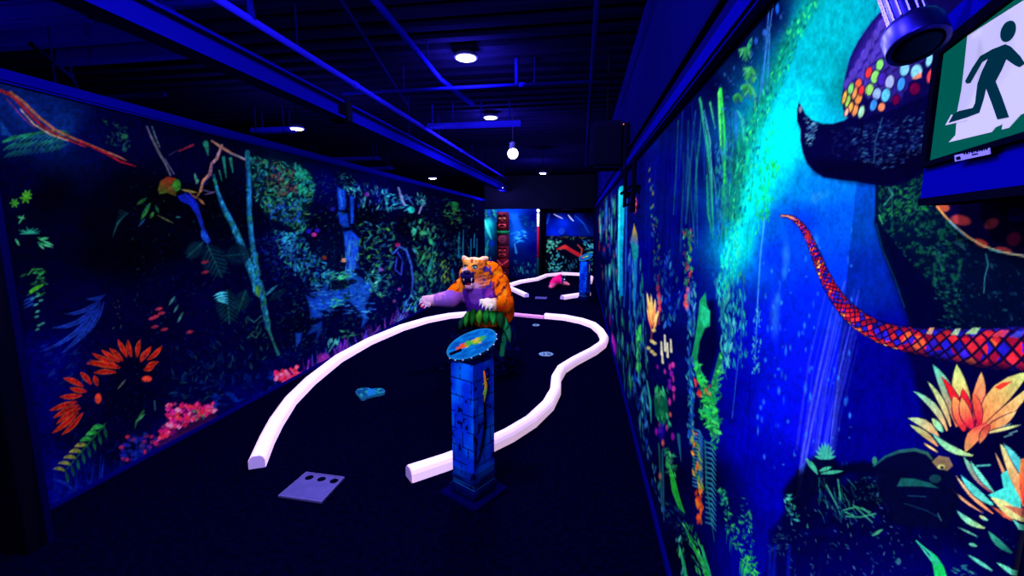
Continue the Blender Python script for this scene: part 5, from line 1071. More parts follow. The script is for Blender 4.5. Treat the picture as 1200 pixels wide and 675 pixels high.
# cups
M_rv = mat('pale_rivet', (.6, .62, .7), rough=.5)
M_cupw = mat('white_cup_plastic', alb(120, 150, 235), rough=.5, spec=0)
for (px, r, lab) in [((640, 415.5), .075, 'white rimmed cup hole in the floor inside the winding border'), ((628, 381.5), .05, 'small pale cup marker on the floor behind the tiger statue')]:
    c = onz(*px); t = empty('golf_cup', c, lab, 'cup')
    MB().lathe((c.x, c.y, .001), (0, 0, 1), [(r * 1.2, 0), (r * 1.25, .006), (r, .014), (r * .9, .006), (r * .88, .002)], 26).build('rim', M_cupw, t, True)
    MB().lathe((c.x, c.y, .001), (0, 0, 1), [(r * .86, 0), (r * .86, .003), (.001, .003)], 26).build('hole', M_teed, t)
    if r > .06:
        for k in range(5):
            a = k * 1.3; MB().box((c.x + math.cos(a) * r * .55 - .02, c.y + math.sin(a) * r * .5, .008), (.05, .02, .006), rz=a).build('chip', M_cupw, t)

# ------------------------------------------------------------------ stone pedestals with tilted oval plaques
def grid_plate(origin, ux, uz, nu, nv, fn, V, Fc, C):
    o = len(V)
    for i in range(nu + 1):
        for j in range(nv + 1):
            u, v = i / nu, j / nv; V.append(Vector(origin) + Vector(ux) * u + Vector(uz) * v); C.append(fn(u, v))
    for i in range(nu):
        for j in range(nv):
            a = o + i * (nv + 1) + j; Fc.append([a, a + nv + 1, a + nv + 2, a + 1])
def make_pedestal(loc, label):
    t = empty('pedestal', loc, label, 'pedestal', rz=math.radians(45 + 15)); t['_base'] = (0, 0, 0)
    W, Hc = .178, .825
    V, Fc, C = [], [], []
    crn = [(-W / 2, -W / 2), (W / 2, -W / 2), (W / 2, W / 2), (-W / 2, W / 2)]
    def face(k):
        joints = {}
        def fn(u, v):
            z = v * 8; row = int(z); fz = z - row; off = .37 * (row % 2) + k * .21 + .13 * (row % 3); cells = 1.5 + .5 * (row % 2); x = u * cells + off; fx = x - int(x)
            nse = float(vnoise(np.array([u * 9 + k * 7]), np.array([v * 40]), 2)[0]); n2 = float(vnoise(np.array([u * 3 + k * 5]), np.array([v * 11]), 3)[0])
            if (min(fz, 1 - fz) < .07 * (nse - .25) + .02 and n2 > .34) or (min(fx, 1 - fx) < .05 * nse and n2 > .42): c = (0, 4, 70)
            else:
                b = 195 + 70 * n2 + 60 * (nse - .5); c = (0, 40 + 90 * max(0, n2 - .4), min(b, 255))
            if n2 < .27 and nse < .5: c = (0, 5, 80)
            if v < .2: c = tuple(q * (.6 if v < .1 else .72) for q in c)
            for vb in (.075, .115):
                if abs(v - vb) < .008: c = (30, 90, 190)
            return alb(*c, .62)
        return fn
    for k in range(4):
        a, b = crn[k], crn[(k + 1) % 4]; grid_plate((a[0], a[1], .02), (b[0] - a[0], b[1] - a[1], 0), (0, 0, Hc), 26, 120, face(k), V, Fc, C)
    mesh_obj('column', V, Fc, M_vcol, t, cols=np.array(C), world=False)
    Mb = mat('dark_blue_plinth', alb(0, 0, 75), rough=.8, spec=0)
    MB().box((0, 0, .01), (.30, .30, .02), bev=.004).build('base_plate', Mb, t, world=False)
    MB().box((0, 0, .055), (W + .03, W + .03, .05), bev=.008).build('foot_moulding', mat('blue_stone', alb(0, 8, 95), rough=.8, spec=0, noise=.5, nscale=20), t, world=False)
    MB().box((0, 0, .125), (W + .014, W + .014, .03), bev=.006).build('moulding', mat('blue_stone', alb(0, 20, 120), rough=.8, spec=0, noise=.5, nscale=20), t, world=False)
    # wedge cap under the plaque
    MB().lathe((0, 0, Hc + .005), (0, 0, 1), [(.07, 0), (.06, .03), (.045, .055), (.03, .075)], 20).build('neck', Mb, t, world=False)
    # oval plaque: long axis climbs to the right, face tilted to the player
    Rw = Matrix.Rotation(-math.radians(60), 3, 'Z')
    az = math.radians(15); rt = Vector((math.cos(az), math.sin(az), 0)); fw = Vector((-math.sin(az), math.cos(az), 0)); up = Vector((0, 0, 1))
    A = Rw @ (rt * .144 + up * .056); B0 = Rw @ (fw * .082 + up * .060); A3 = A.normalized(); B0 = (B0 - A3 * B0.dot(A3)); N = A.cross(B0).normalized()
    c0 = Vector((0, 0, Hc + .102)); nn, nr = 48, 9
    def outl(th):
        e = 1 + .05 * math.cos(2 * th) - (.10 * max(0, -math.cos(th)) ** 3); return A * math.cos(th) * (1.0) + B0 * math.sin(th) * e
    V, Fc, C = [], [], []
    for r in range(nr + 1):
        f = 1 - r / nr
        for i in range(nn):
            th = 2 * PI * i / nn; p = c0 + outl(th) * f; V.append(p + N * .012)
            u, v = math.cos(th) * f, math.sin(th) * f; ns = float(vnoise(np.array([u * 6 + 9]), np.array([v * 9 + 9]), 4)[0])
            col = (5, 60 + 70 * ns, 160 + 70 * ns)
            d = abs(v - .10 + .05 * math.sin(u * 7))
            if -.62 < u < .62 and d < .24 * (1 - (u / .75) ** 2) * (.7 + .6 * ns):
                col = (215, 70, 40) if u < -.22 else ((190, 170, 50) if ns > .55 else (60, 160, 70)) if u < .35 else (50, 150, 80)
            if f > .93: col = (30, 120, 200)
            C.append(alb(*col, 1.3))
    for r in range(nr):
        for i in range(nn): Fc.append([r * nn + i, r * nn + (i + 1) % nn, (r + 1) * nn + (i + 1) % nn, (r + 1) * nn + i])
    mesh_obj('painted_face', V, Fc, M_vcol, t, True, cols=np.array(C), world=False)
    MB().prism([c0 + outl(2 * PI * i / nn) - N * .012 for i in range(nn)], N * .0235).build('plaque', mat('blue_plaque_edge', alb(10, 60, 150), rough=.7, spec=0), t, world=False)
    Mr = M_rv
    for k in range(9):
        th = PI * (1.12 + .11 * k); MB().ball(c0 + outl(th) * 1.0 + N * .006, .006, 8).build('rivet', Mr, t, True, world=False)
    ctr = c0 - A * .66 - B0 * .12 + N * .013
    X_, Y_ = A.normalized(), B0.normalized(); M4 = Matrix((X_, Y_, N)).transposed().to_4x4()
    MB().box(ctr, (.075, .02, .006), M=M4, bev=.002).build('slot', M_teed, t, world=False)
    # painted lizard on the right-hand face, its tail trailing down
    def lp(u, z): return Vector((-W / 2 + W * u, -W / 2 - .003, z))       # the face that looks right
    mb = MB(); mb.tube([lp(.50, .79), lp(.55, .74), lp(.58, .70), lp(.56, .66), lp(.50, .60)], [.004, .008, .012, .010, .003], 8)
    for a, b in [((.56, .72), (.72, .735)), ((.56, .72), (.42, .71)), ((.56, .68), (.70, .655)), ((.56, .68), (.44, .65))]: mb.tube([lp(*a), lp(*b)], [.004, .002], 6)
    V = np.array(mb.V); Cc = np.array([alb(*((240, 90, 40) if z > .74 else (240, 190, 60) if z < .655 else (70, 200, 90) if (int(z * 130) % 3) else (230, 150, 50))) for z in V[:, 2]])
    mb.build('lizard', M_vcol, t, True, world=False, cols=Cc)
    MB().tube([lp(.50, .60), lp(.52, .50), lp(.47, .42), lp(.34, .33), lp(.2, .27), lp(.08, .25)], [.005, .006, .006, .005, .004, .002], 7).build('vine', mat('black_vine', (.001, .001, .006), rough=.9, spec=0), t, True, world=False)
    return t
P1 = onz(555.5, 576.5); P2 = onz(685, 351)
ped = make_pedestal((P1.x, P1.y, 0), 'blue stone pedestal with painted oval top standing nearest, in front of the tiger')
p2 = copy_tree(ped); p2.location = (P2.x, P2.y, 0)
p2['label'] = 'blue stone pedestal with oval top standing far back beside the right wall'

# ------------------------------------------------------------------ sculpting helper
def blob_mesh(parts, voxel, smooth_it=6, disp=0.0):
    """overlapping balls and tapered limbs fused into one continuous skin; returns verts, faces"""
    mb = MB()
    for p in parts:
        if p[0] == 'b': mb.ball(p[1], p[2], 18, p[3] if len(p) > 3 else None)
        else:
            (_, a, ra, b, rb) = p; n = max(3, int((Vector(b) - Vector(a)).length / (min(ra, rb) * .4)))
            for i in range(n + 1): f = i / n; mb.ball(Vector(a).lerp(Vector(b), f), ra * (1 - f) + rb * f, 14)
    me = bpy.data.meshes.new('tmp'); me.from_pydata([tuple(v) for v in mb.V], [], mb.F); me.update()
    o = bpy.data.objects.new('tmp', me); COL.objects.link(o)
    r = o.modifiers.new('r', 'REMESH'); r.mode = 'VOXEL'; r.voxel_size = voxel
    s = o.modifiers.new('s', 'SMOOTH'); s.iterations = smooth_it; s.factor = .5
    dg = bpy.context.evaluated_depsgraph_get(); ev = o.evaluated_get(dg); m2 = ev.to_mesh()
    n = len(m2.vertices); V = np.empty(n * 3, np.float32); m2.vertices.foreach_get('co', V); V = V.reshape(-1, 3).astype(float)
    Fc = [list(p.vertices) for p in m2.polygons]; ev.to_mesh_clear()
    bpy.data.objects.remove(o, do_unlink=True); bpy.data.meshes.remove(me)
    return V, Fc

# ------------------------------------------------------------------ tiger statue
TY = 4.75
SC = abs(ony(570, 350, TY).x - ony(569, 350, TY).x)          # metres per pixel there
def T(px, py, dy=0.0): return ony(px, py, TY + dy)
def Rp(r): return r * SC
base = T(563, 440); 
tig = empty('tiger_statue', (base.x, TY, 0), 'roaring orange tiger statue rearing up with both forepaws raised out of a leafy rock', 'statue')
body = [('b', T(571, 366, .06), (Rp(25), .20, Rp(20))), ('b', T(568, 348, .03), (Rp(25), .21, Rp(24))), ('b', T(563, 338, 0), (Rp(23), .19, Rp(20))), ('b', T(584, 338, .04), (Rp(14), .15, Rp(19))), ('b', T(542, 340, .02), (Rp(12), .13, Rp(15))),
        ('b', T(573, 322, .08), (Rp(17), .17, Rp(16))), ('b', T(592, 366, .08), (Rp(11), .14, Rp(14))), ('c', T(571, 326, .05), Rp(16), T(559, 318, -.06), Rp(13)),
        ('b', T(556, 315, -.09), (Rp(14), .13, Rp(13))), ('b', T(567, 322, -.07), (Rp(8.5), .08, Rp(11))), ('b', T(544.5, 322, -.10), (Rp(6.5), .07, Rp(9))), ('b', T(555, 307.5, -.09), (Rp(12), .10, Rp(6))),
        ('c', T(550, 316, -.14), Rp(7), T(547, 320, -.25), Rp(6)), ('b', T(543.8, 322.5, -.24), Rp(4.6)), ('b', T(550, 322.8, -.24), Rp(4.6)), ('c', T(555, 332, -.10), Rp(6.5), T(549.5, 335.5, -.21), Rp(5)), ('b', T(549, 308.5, -.17), Rp(4.4)), ('b', T(559, 309, -.16), Rp(4.6)),
        ('c', T(545.5, 305, -.06), Rp(4.4), T(543.8, 302.2, -.06), Rp(3.0)), ('c', T(566, 305.5, -.05), Rp(5), T(570, 303, -.05), Rp(3.0)),
        ('c', T(541, 338, 0), Rp(12), T(529, 350, -.08), Rp(10.5)), ('c', T(529, 350, -.08), Rp(10.5), T(509, 352, -.22), Rp(7)), ('b', T(502.5, 352, -.26), (Rp(7), .06, Rp(6))),
        ('c', T(587, 340, 0), Rp(12), T(592.5, 356, -.10), Rp(10)), ('c', T(592.5, 356, -.10), Rp(10), T(578, 357, -.27), Rp(7)), ('b', T(571.5, 355.5, -.31), (Rp(7.5), .06, Rp(6)))]
toesL = [T(496.5, 349.5, -.28), T(496, 353, -.30), T(498.5, 356, -.31), T(502.5, 357.5, -.31)]
toesR = [T(564.5, 353, -.34), T(567.5, 356.5, -.35), T(571.5, 358.5, -.36), T(576, 359, -.35)]
for p in toesL + toesR: body.append(('b', p, Rp(2.9)))
V, Fc = blob_mesh(body, .0105, 3)
px, py = proj(V)
n1 = vnoise(px / 4, py / 4, 1); n2 = vnoise(px / 2, py / 2, 2)
C = np.zeros((len(V), 3)); C[:] = (255, 100, 8)
def put(mask, c): C[mask] = c
def ell(x, y, rx, ry, w=.25): return ((px - x) / rx) ** 2 + ((py - y) / ry) ** 2 < 1 + w * (n1 - .5) * 2
front = V[:, 1] < TY + .02
put((n1 > .62), (255, 135, 25))
put(ell(560, 352, 19, 25) & front & (px < 581), (78, 24, 190)); put(ell(557, 345, 8, 12) & front, (115, 55, 215)); put(ell(574, 344, 5, 14) & front & (n2 > .35), (150, 50, 200))
# stripes on back, flank and upper arms, then shade painted by the arm
ang = np.sin((px * .55 + py * .32) + 3.2 * n1 + 1.5 * n2)
orange = (C[:, 0] > 240)
put(orange & (ang > .90) & (px > 574) & (py < 370), (40, 4, 45)); put(orange & (np.sin(px * .30 + py * .62 + 2.5 * n1) > .9) & (px < 546) & (py > 326), (60, 8, 40))
put((py > 358) & (px > 582) & (n1 > .4), (240, 55, 25)); put((np.abs(px - 579 - (py - 340) * .1 - 3 * (n1 - .5)) < 1.3) & (py > 330) & (py < 368) & front, (60, 8, 90)); put((px > 595) & (n1 > .35), (235, 70, 10))  # dark line between chest and arm is painted shade
# forearms and paws pale
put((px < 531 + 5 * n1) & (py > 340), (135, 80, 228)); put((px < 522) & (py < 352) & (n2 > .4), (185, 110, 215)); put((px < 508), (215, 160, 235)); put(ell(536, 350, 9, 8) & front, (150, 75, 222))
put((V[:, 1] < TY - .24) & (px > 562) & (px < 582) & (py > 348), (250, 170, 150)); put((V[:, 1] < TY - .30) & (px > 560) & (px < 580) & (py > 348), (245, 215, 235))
# head
hd = (py < 338) & (px > 536) & (px < 576) & (V[:, 1] < TY - .02)
put(hd, (255, 120, 35)); put(hd & ell(552, 308, 12, 3), (255, 160, 90)); put(hd & (py < 304.5), (255, 185, 175))
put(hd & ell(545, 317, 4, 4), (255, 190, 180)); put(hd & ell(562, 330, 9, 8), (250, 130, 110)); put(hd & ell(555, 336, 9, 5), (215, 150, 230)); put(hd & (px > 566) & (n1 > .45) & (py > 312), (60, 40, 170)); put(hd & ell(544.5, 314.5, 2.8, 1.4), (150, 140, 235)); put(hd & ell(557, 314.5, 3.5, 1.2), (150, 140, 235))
put(hd & ell(550, 316.5, 2.6, 4), (255, 120, 60)); mz = V[:, 1] < TY - .205
put(hd & ell(547, 324, 6, 5), (30, 15, 110)); put(mz & hd & (py < 328) & (py > 319), (38, 24, 130)); put(mz & hd & ell(547, 319, 4.5, 2.4), (20, 15, 90)); put(hd & (np.abs(px - 553) < 1) & (py < 308) & (py > 303), (90, 10, 40)); put(hd & (np.sin(px * 1.3 + py * .9) > .86) & (py > 305) & (py < 312) & (px > 557), (70, 10, 50)); put(hd & (np.sin(py * 1.5 + px * .3) > .8) & (px > 561) & (py > 315), (60, 15, 80))
ed = np.array([(f[i], f[(i + 1) % len(f)]) for f in Fc for i in range(len(f))])
for _ in range(2):                                     # soft airbrushed edges between the coat colours
    acc = np.zeros_like(C); cnt = np.zeros((len(C), 1)); np.add.at(acc, ed[:, 0], C[ed[:, 1]]); np.add.at(cnt, ed[:, 0], 1); C = .5 * C + .5 * acc / np.maximum(cnt, 1)
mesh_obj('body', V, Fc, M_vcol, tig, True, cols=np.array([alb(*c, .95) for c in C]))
M_eye = mat('pale_blue_eye', alb(170, 220, 255), rough=.2, spec=.3); M_pupil = mat('black_gloss', (.003, .003, .01), rough=.2, spec=.3); M_mouth = mat('dark_mouth', alb(18, 0, 50), rough=.6, spec=0); M_tooth = mat('ivory', (.85, .8, .85), rough=.5, spec=0); M_tongue = mat('dark_red_tongue', alb(150, 20, 60), rough=.5, spec=0); M_nose = mat('dark_blue_nose', alb(10, 10, 90), rough=.4, spec=.1); M_claw = mat('pale_claw', (.8, .75, .85), rough=.5, spec=0)
for ex, ey, dy in ((545.4, 313, -.212), (556, 313, -.220)):
    MB().ball(T(ex, ey, dy), (Rp(2.9), .018, Rp(1.8)), 14).build('eye', M_eye, tig, True); MB().ball(T(ex - .3, ey + .1, dy - .015), (Rp(1.0), .007, Rp(1.1)), 10).build('pupil', M_pupil, tig, True)
    MB().tube([T(ex - 3.4, ey - .2, dy - .004), T(ex - 1, ey - 2.2, dy - .014), T(ex + 2, ey - 2, dy - .012), T(ex + 3.6, ey, dy)], [Rp(.5), Rp(1), Rp(.9), Rp(.4)], 8).build('brow', M_pupil, tig, True)
MB().ball(T(546.6, 319.2, -.30), (Rp(3.6), .022, Rp(2.0)), 14).build('nose', M_nose, tig, True)
MB().ball(T(548.8, 329.5, -.17), (Rp(7.0), .095, Rp(6.6)), 18).build('mouth', M_mouth, tig, True)
MB().ball(T(549, 332.8, -.235), (Rp(3), .03, Rp(1.6)), 12).build('tongue', M_tongue, tig, True)
for tx, ty, ln, dy in ((543.6, 325.2, 4.4, -.255), (552.6, 325.6, 4.4, -.25), (545.6, 335, -3.4, -.245), (552.8, 335, -3.4, -.24)):
    MB().tube([T(tx, ty, dy), T(tx, ty + ln, dy)], [Rp(1.1), Rp(.2)], 8).build('fang', M_tooth, tig, True)
for p, d in [(q, Vector((-.6, -.6, -.35))) for q in toesL] + [(q, Vector((-.25, -.7, -.5))) for q in toesR]:
    MB().tube([p + d.normalized() * .012, p + d.normalized() * .035 + Vector((0, 0, .004)), p + d.normalized() * .055 - Vector((0, 0, .010))], [.011, .008, .002], 8).build('claw', M_claw, tig, True)
for ex, ey, s in ((544.2, 303, -1), (568, 304, 1)):
    MB().ball(T(ex, ey, -.09), (Rp(1.8), .012, Rp(1.8)), 10).build('inner_ear', mat('pink_inner_ear', alb(255, 150, 170), rough=.8, spec=0), tig, True)
# collar of leaves where the body leaves the rock
for k, (px_, py_, L, w_, ln) in enumerate([(547, 366, 18, 7, -.25), (554, 363, 20, 9, -.1), (562, 364, 18, 9, 0), (570, 363, 19, 9, .05), (578, 362, 20, 9, .1), (586, 363, 22, 10, .2), (592, 372, 20, 9, .35), (596, 380, 22, 8, .3), (541, 372, 16, 7, -.4)]):
    ctr = T(px_, py_ + L * .45, -.20 if 545 < px_ < 588 else -.12); R_ = Matrix.Rotation(ln * -.6, 4, 'Y') @ Matrix.Rotation(-.25, 4, 'X')
    c = [(40, 150, 60), (20, 90, 40), (60, 140, 40), (20, 110, 50), (30, 170, 80), (20, 80, 50), (30, 150, 110), (40, 140, 130), (10, 60, 60)][k]
    mb = MB(); n = 9; V2 = []
    for i in range(n + 1):
        f = i / n; hw = Rp(w_) * .5 * math.sin(PI * min(.98, .08 + .9 * f)) ** .8; z = Rp(L) * (.5 - f); yy = -.05 * math.sin(PI * f)
        for x, y2 in ((-hw, .012), (0, -.006), (hw, .012), (0, .022)): V2.append(ctr + R_.to_3x3() @ Vector((x, yy + y2, z)))
    Ff = [[i * 4 + j, i * 4 + (j + 1) % 4, (i + 1) * 4 + (j + 1) % 4, (i + 1) * 4 + j] for i in range(n) for j in range(4)] + [[0, 1, 2, 3], [n * 4 + 3, n * 4 + 2, n * 4 + 1, n * 4]]
    mb.add(V2, Ff); mb.build('leaf', mat('leaf_green', alb(*c, .9), rough=.7, spec=0, noise=.5, nscale=14), tig, True)
# rock and roots below
rk = [('b', T(566, 398, .12), (Rp(30), .26, Rp(34))), ('b', T(560, 425, .10), (Rp(34), .30, Rp(26))), ('b', T(596, 396, .02), (Rp(11), .12, Rp(14))), ('b', T(590, 420, .0), (Rp(15), .16, Rp(22))), ('b', T(536, 412, .02), (Rp(14), .16, Rp(24))), ('b', T(545, 385, .04), (Rp(12), .14, Rp(14))),
      ('c', T(592, 430, -.05), Rp(9), T(607, 412, .02), Rp(5)), ('c', T(596, 405, -.06), Rp(6), T(588, 438, -.12), Rp(7)), ('c', T(534, 400, -.08), Rp(6), T(526, 434, -.10), Rp(7)), ('c', T(526, 434, -.05), Rp(6), T(512, 436, -.05), Rp(3.5)), ('c', T(575, 400, -.16), Rp(7), T(580, 440, -.2), Rp(7))]
V, Fc = blob_mesh(rk, .016, 3)
V[:, 2] += (vnoise(V[:, 0] * 14 + 50, V[:, 2] * 14 + 50, 3) - .5) * .03; V[:, 1] += (vnoise(V[:, 0] * 11 + 50, V[:, 2] * 11 + 50, 4) - .5) * .07
V[:, 2] = np.maximum(V[:, 2], .0)
px, py = proj(V); n1 = vnoise(px / 5, py / 5, 0); n2 = vnoise(px / 2.5, py / 2.5, 5)
C = np.zeros((len(V), 3)); C[:] = (1, 0, 34); C[n1 > .5] = (2, 1, 56); C[(n2 > .68)] = (4, 10, 88); C[(px > 593) & (py < 410) & (n1 > .3)] = (3, 10, 90); C[(np.abs(px - 591 + (py - 395) * .15) < 2.5) & (py > 383) & (py < 418)] = (20, 110, 90)
mesh_obj('rock', V, Fc, M_vcol, tig, True, cols=np.array([alb(*c) for c in C]))

# ------------------------------------------------------------------ totem pole
tp = onz(589, 326.5); TX, TYY = tp.x, 13.42
tot = empty('totem_pole', (TX, TYY, 0), 'carved red brown totem pole of stacked faces at the end wall', 'totem pole')
ztop = 2.02; S_ = [(.0, .30, (62, 18, 40), 'bowl'), (.31, .62, (95, 14, 45), 'wing'), (.63, 1.0, (85, 18, 45), 'smile'), (1.01, 1.36, (60, 18, 52), 'disc'), (1.46, 2.02, (58, 12, 32), 'face')]
def totmat(c, k=1.0): return mat('carved_wood_paint', alb(*c, k), rough=.7, spec=0, noise=.35, nscale=9)
M_tline = totmat((165, 45, 75)); M_tgrn = totmat((15, 95, 70)); M_tdark = totmat((14, 0, 26)); M_tpale = totmat((110, 90, 50))
MB().lathe((TX, TYY, 1.36), (0, 0, 1), [(.15, 0), (.20, .02), (.20, .08), (.15, .10)], 20).build('green_band', M_tgrn, tot, True)
for z0, z1, c, kind in S_:
    b = MB().lathe((TX, TYY, z0), (0, 0, 1), [(.15, 0), (.185, .03), (.19, (z1 - z0) * .5), (.18, z1 - z0 - .03), (.15, z1 - z0)], 22).build('carved_block', totmat(c), tot, True)
    f = TYY - .185; zc = (z0 + z1) / 2; h = z1 - z0
    def sub(name, mb, m):
        o = mb.build(name, m, None, True); o.parent = b; o.location = Vector(o.location) - Vector(tot.location) ; return o
    if kind in ('face', 'smile', 'bowl'):
        for s in (-1, 1): sub('eye', MB().ball((TX + s * .075, f + .015, zc + h * .14), (.04, .03, .026), 12), M_tpale if kind == 'face' else M_tline)
        sub('nose', MB().tube([(TX, f, zc + h * .2), (TX, f - .03, zc - h * .05)], [.02, .035], 10), totmat((95, 22, 48)))
        sub('mouth', MB().ball((TX, f + .02, zc - h * .24), (.125, .035, h * .12), 18), M_tline); sub('teeth', MB().ball((TX, f - .002, zc - h * .24), (.09, .02, h * .06), 16), M_tdark)
        sub('brow', MB().tube([(TX - .13, f + .04, zc + h * .30), (TX - .05, f, zc + h * .34), (TX, f, zc + h * .27), (TX + .05, f, zc + h * .34), (TX + .13, f + .04, zc + h * .30)], .016, 8), M_tdark)
    if kind == 'disc': sub('disc', MB().lathe((TX, f + .03, zc), (0, -1, 0), [(.13, 0), (.13, .03), (.09, .045), (.05, .03), (.02, .05)], 22), totmat((85, 28, 66)))
    if kind == 'wing':
        for s in (-1, 1): sub('wing', MB().tube([(TX + s * .02, f - .005, zc - h * .2), (TX + s * .09, f + .01, zc + .02), (TX + s * .17, f + .10, zc + h * .3)], [.03, .04, .02], 10), M_tline)
        sub('beak', MB().tube([(TX, f + .01, zc - .02), (TX, f - .05, zc - .07)], [.035, .008], 10), totmat((180, 45, 65)))

# ------------------------------------------------------------------ post at the alcove corner
pp = onz(634, 325.5); PX, PYY = -1.30, 13.665
t = empty('marker_post', (PX, PYY, 0), 'slim post with glowing white top and red middle at the alcove corner', 'post')
MB().tube([(PX, PYY, 0), (PX, PYY, .62)], .035, 14).build('lower_sleeve', mat('dark_teal_paint', alb(0, 50, 70), rough=.7, spec=0), t, True)
MB().tube([(PX, PYY, .62), (PX, PYY, 1.58)], .035, 14).build('red_sleeve', mat('red_paint', alb(150, 10, 60), rough=.7, spec=0), t, True)
MB().tube([(PX, PYY, 1.58), (PX, PYY, 1.98)], .037, 14).build('white_sleeve', mat('white_sleeve_glow', (.8, .8, .9), emit=(.6, .75, 1), estr=.5), t, True)
MB().ball((PX, PYY, 2.06), .05, 14).build('globe', mat('pale_globe', (.8, .8, .9), emit=(.7, .7, 1), estr=.8), t, True); MB().tube([(PX, PYY, 1.97), (PX, PYY, 2.03)], .015, 8).build('stem', M_black, t)

# ------------------------------------------------------------------ pink creature of the far hole
pk = onz(652, 337.5)
t = empty('animal_sculpture', pk, 'hot pink crouching animal sculpture with dark neck inside the far border', 'sculpture')
def K(px_, py_, dy=0): return ony(px_, py_, pk.y + dy)
sp = abs(ony(650, 330, pk.y).x - ony(649, 330, pk.y).x)
V, Fc = blob_mesh([('b', K(648, 333, 0), (sp * 4.2, .14, sp * 5)), ('b', K(646, 336, -.05), (sp * 3.2, .12, sp * 2.6)), ('b', K(652, 329, .05), (sp * 6, .16, sp * 5.2)), ('c', K(655, 326, .05), sp * 4.2, K(660, 331, -.04), sp * 3.6), ('c', K(660, 331, -.04), sp * 3, K(667, 333.5, -.10), sp * 1.4), ('b', K(657, 322.5, 0), sp * 1.6), ('b', K(662, 323.5, 0), sp * 1.4)], .016, 2)
V[:, 2] = np.maximum(V[:, 2], 0); px, py = proj(V); C = np.zeros((len(V), 3)); C[:] = (240, 20, 150); C[(py > 332)] = (250, 90, 190); C[(px > 658)] = (30, 30, 110); C[(px > 660) & (py > 330)] = (235, 120, 170); C[(px > 660) & (py < 327)] = (60, 90, 170)
mesh_obj('body', V, Fc, M_vcol, t, True, cols=np.array([alb(*c) for c in C]))
MB().ball(K(661.5, 327.5, -.10), .022, 10).build('eye', M_eye, t, True)

# ------------------------------------------------------------------ exit sign
q0 = onx(1078, 237, .40); dv = ray(843, 264); dv[2] = 0; dv /= np.linalg.norm(dv); SD = Vector(dv); SN = Vector((-dv[1], dv[0], 0))   # along the face, out of the face
if SN.x > 0: SN = -SN
def onpl(px_, py_, off=0.0):
    r = Vector(ray(px_, py_)); E = Vector(EYE); P0 = q0 + SN * off
    return E + r * ((P0 - E).dot(SN) / r.dot(SN))
def sz(px_, py_): p = onpl(px_, py_) - q0; return p.dot(SD), p.z
def SP(s, z, off=0.0): return q0 + SD * s + Vector((0, 0, z)) + SN * off
s_l = 0.0; s_far = sz(1200, 200)[0]; s_end = s_far - .075
zt = sz(1111, 17)[1]; zb = sz(1078, 237)[1]
sign = empty('exit_sign', SP((s_l + s_end) / 2, zb, 0), 'lit exit sign with dark green running man on white, mounted on the right wall', 'sign')
def slab(name, s0, s1, z0, z1, o0, o1, m, bev=0, label=None):
    mb = MB(); mb.prism([SP(s0, z0, o0), SP(s1, z0, o0), SP(s1, z1, o0), SP(s0, z1, o0)], SN * (o1 - o0)); return mb.build(name, m, sign, label=label)
M_sbl = mat('blue_sign_housing', (.0004, .0003, .11), rough=.6, spec=0); M_sbk = mat('black_sign_bezel', (.0005, .0005, .004), rough=.6, spec=0)
slab('housing', s_l, s_end, zb + .004, zt, -.030, 0, M_sbl)
slab('wall_mount', s_l + .005, s_end - .01, zb + .03, zt - .03, -.041, -.030, M_sbk)
zb1, zb2 = sz(1092, 195)[1], sz(1100, 187)[1]
slab('underside_lip', s_l - .001, s_end, zb - .004, zb + .004, -.030, .002, M_sbk)
sL = sz(1102, 60)[0]; sLi = sz(1107, 70)[0]
zt1 = sz(1137, 41)[1]
# bezel frame
F0, F1 = 0, .006
slab('bezel', sL, s_end + .004, zb1, zb2, F0, F1, M_sbk); zt2 = sz(1137, 27)[1]; slab('bezel', sL, s_end + .004, zt1, zt2, F0, F1, M_sbk); slab('bezel', sL, sLi, zb2, zt1, F0, F1, M_sbk); slab('bezel', s_end + .004, s_end + .009, zb1, zt2, F0, F1, M_sbk)
M_grn = mat('lit_green_film', (0, .002, .002), rough=.4, spec=0, emit=(0, .095, .08), estr=1.0); M_man = mat('dark_green_film', (0, .001, .002), rough=.4, spec=0, emit=(0, .026, .055), estr=1.0); M_wht = mat('lit_white_film', (.12, .12, .14), rough=.4, spec=0, emit=(.42, .40, .68), estr=1.0)
slab('green_field', sLi, s_end + .004, zb2, zt1, F0, .0015, M_grn)
def film(name, pts, o, m, raw=False):
    P_ = [(SP(*p, o) if raw else onpl(*p)) for p in pts]
    if not raw: P_ = [SP(*sz(*p), o) for p in pts]
    return MB().prism(P_, SN * .0006).build(name, m, sign)
zbr = sz(1200, 134)[1]
white = [(1137, 41.5), (1133.5, 75), (1130, 105), (1125, 130), (1123, 158), (1115, 166.5), (1165.5, 154.5), (1170, 149), (1179, 145), (1178, 151.5), (1186, 149.5), (1200, 134)]
P_ = [sz(*p) for p in white] + [(s_end + .016, zbr), (s_end + .016, sz(1200, 11)[1])]
film('white_field', P_, .0016, M_wht, raw=True)
film('running_man', [(1182.7, 51.3), (1189, 54), (1200, 65), (1206, 74), (1200, 78), (1195, 76), (1184, 68.4), (1178, 82), (1171, 95), (1178, 112), (1187, 137), (1174, 139.6), (1167, 120), (1160, 102), (1157, 115), (1154.4, 123.3), (1151.6, 131.8), (1135, 138), (1115, 144), (1120.7, 134.6), (1127.7, 129.8), (1144.6, 126), (1147.4, 120.5), (1150, 98), (1155, 84), (1163, 67.6), (1155, 72.5), (1141, 97), (1137, 97.5), (1135.5, 94.5), (1144, 79), (1153.4, 65.2), (1168, 57)], .0023, M_man)
hc = (1186.3, 36); hp = []
for k in range(22):
    a = 2 * PI * k / 22; hp.append((hc[0] + 9.5 * math.cos(a) * .93 + 4 * math.sin(a) * .3, hc[1] - 12.3 * math.sin(a) - 2.5 * math.cos(a)))
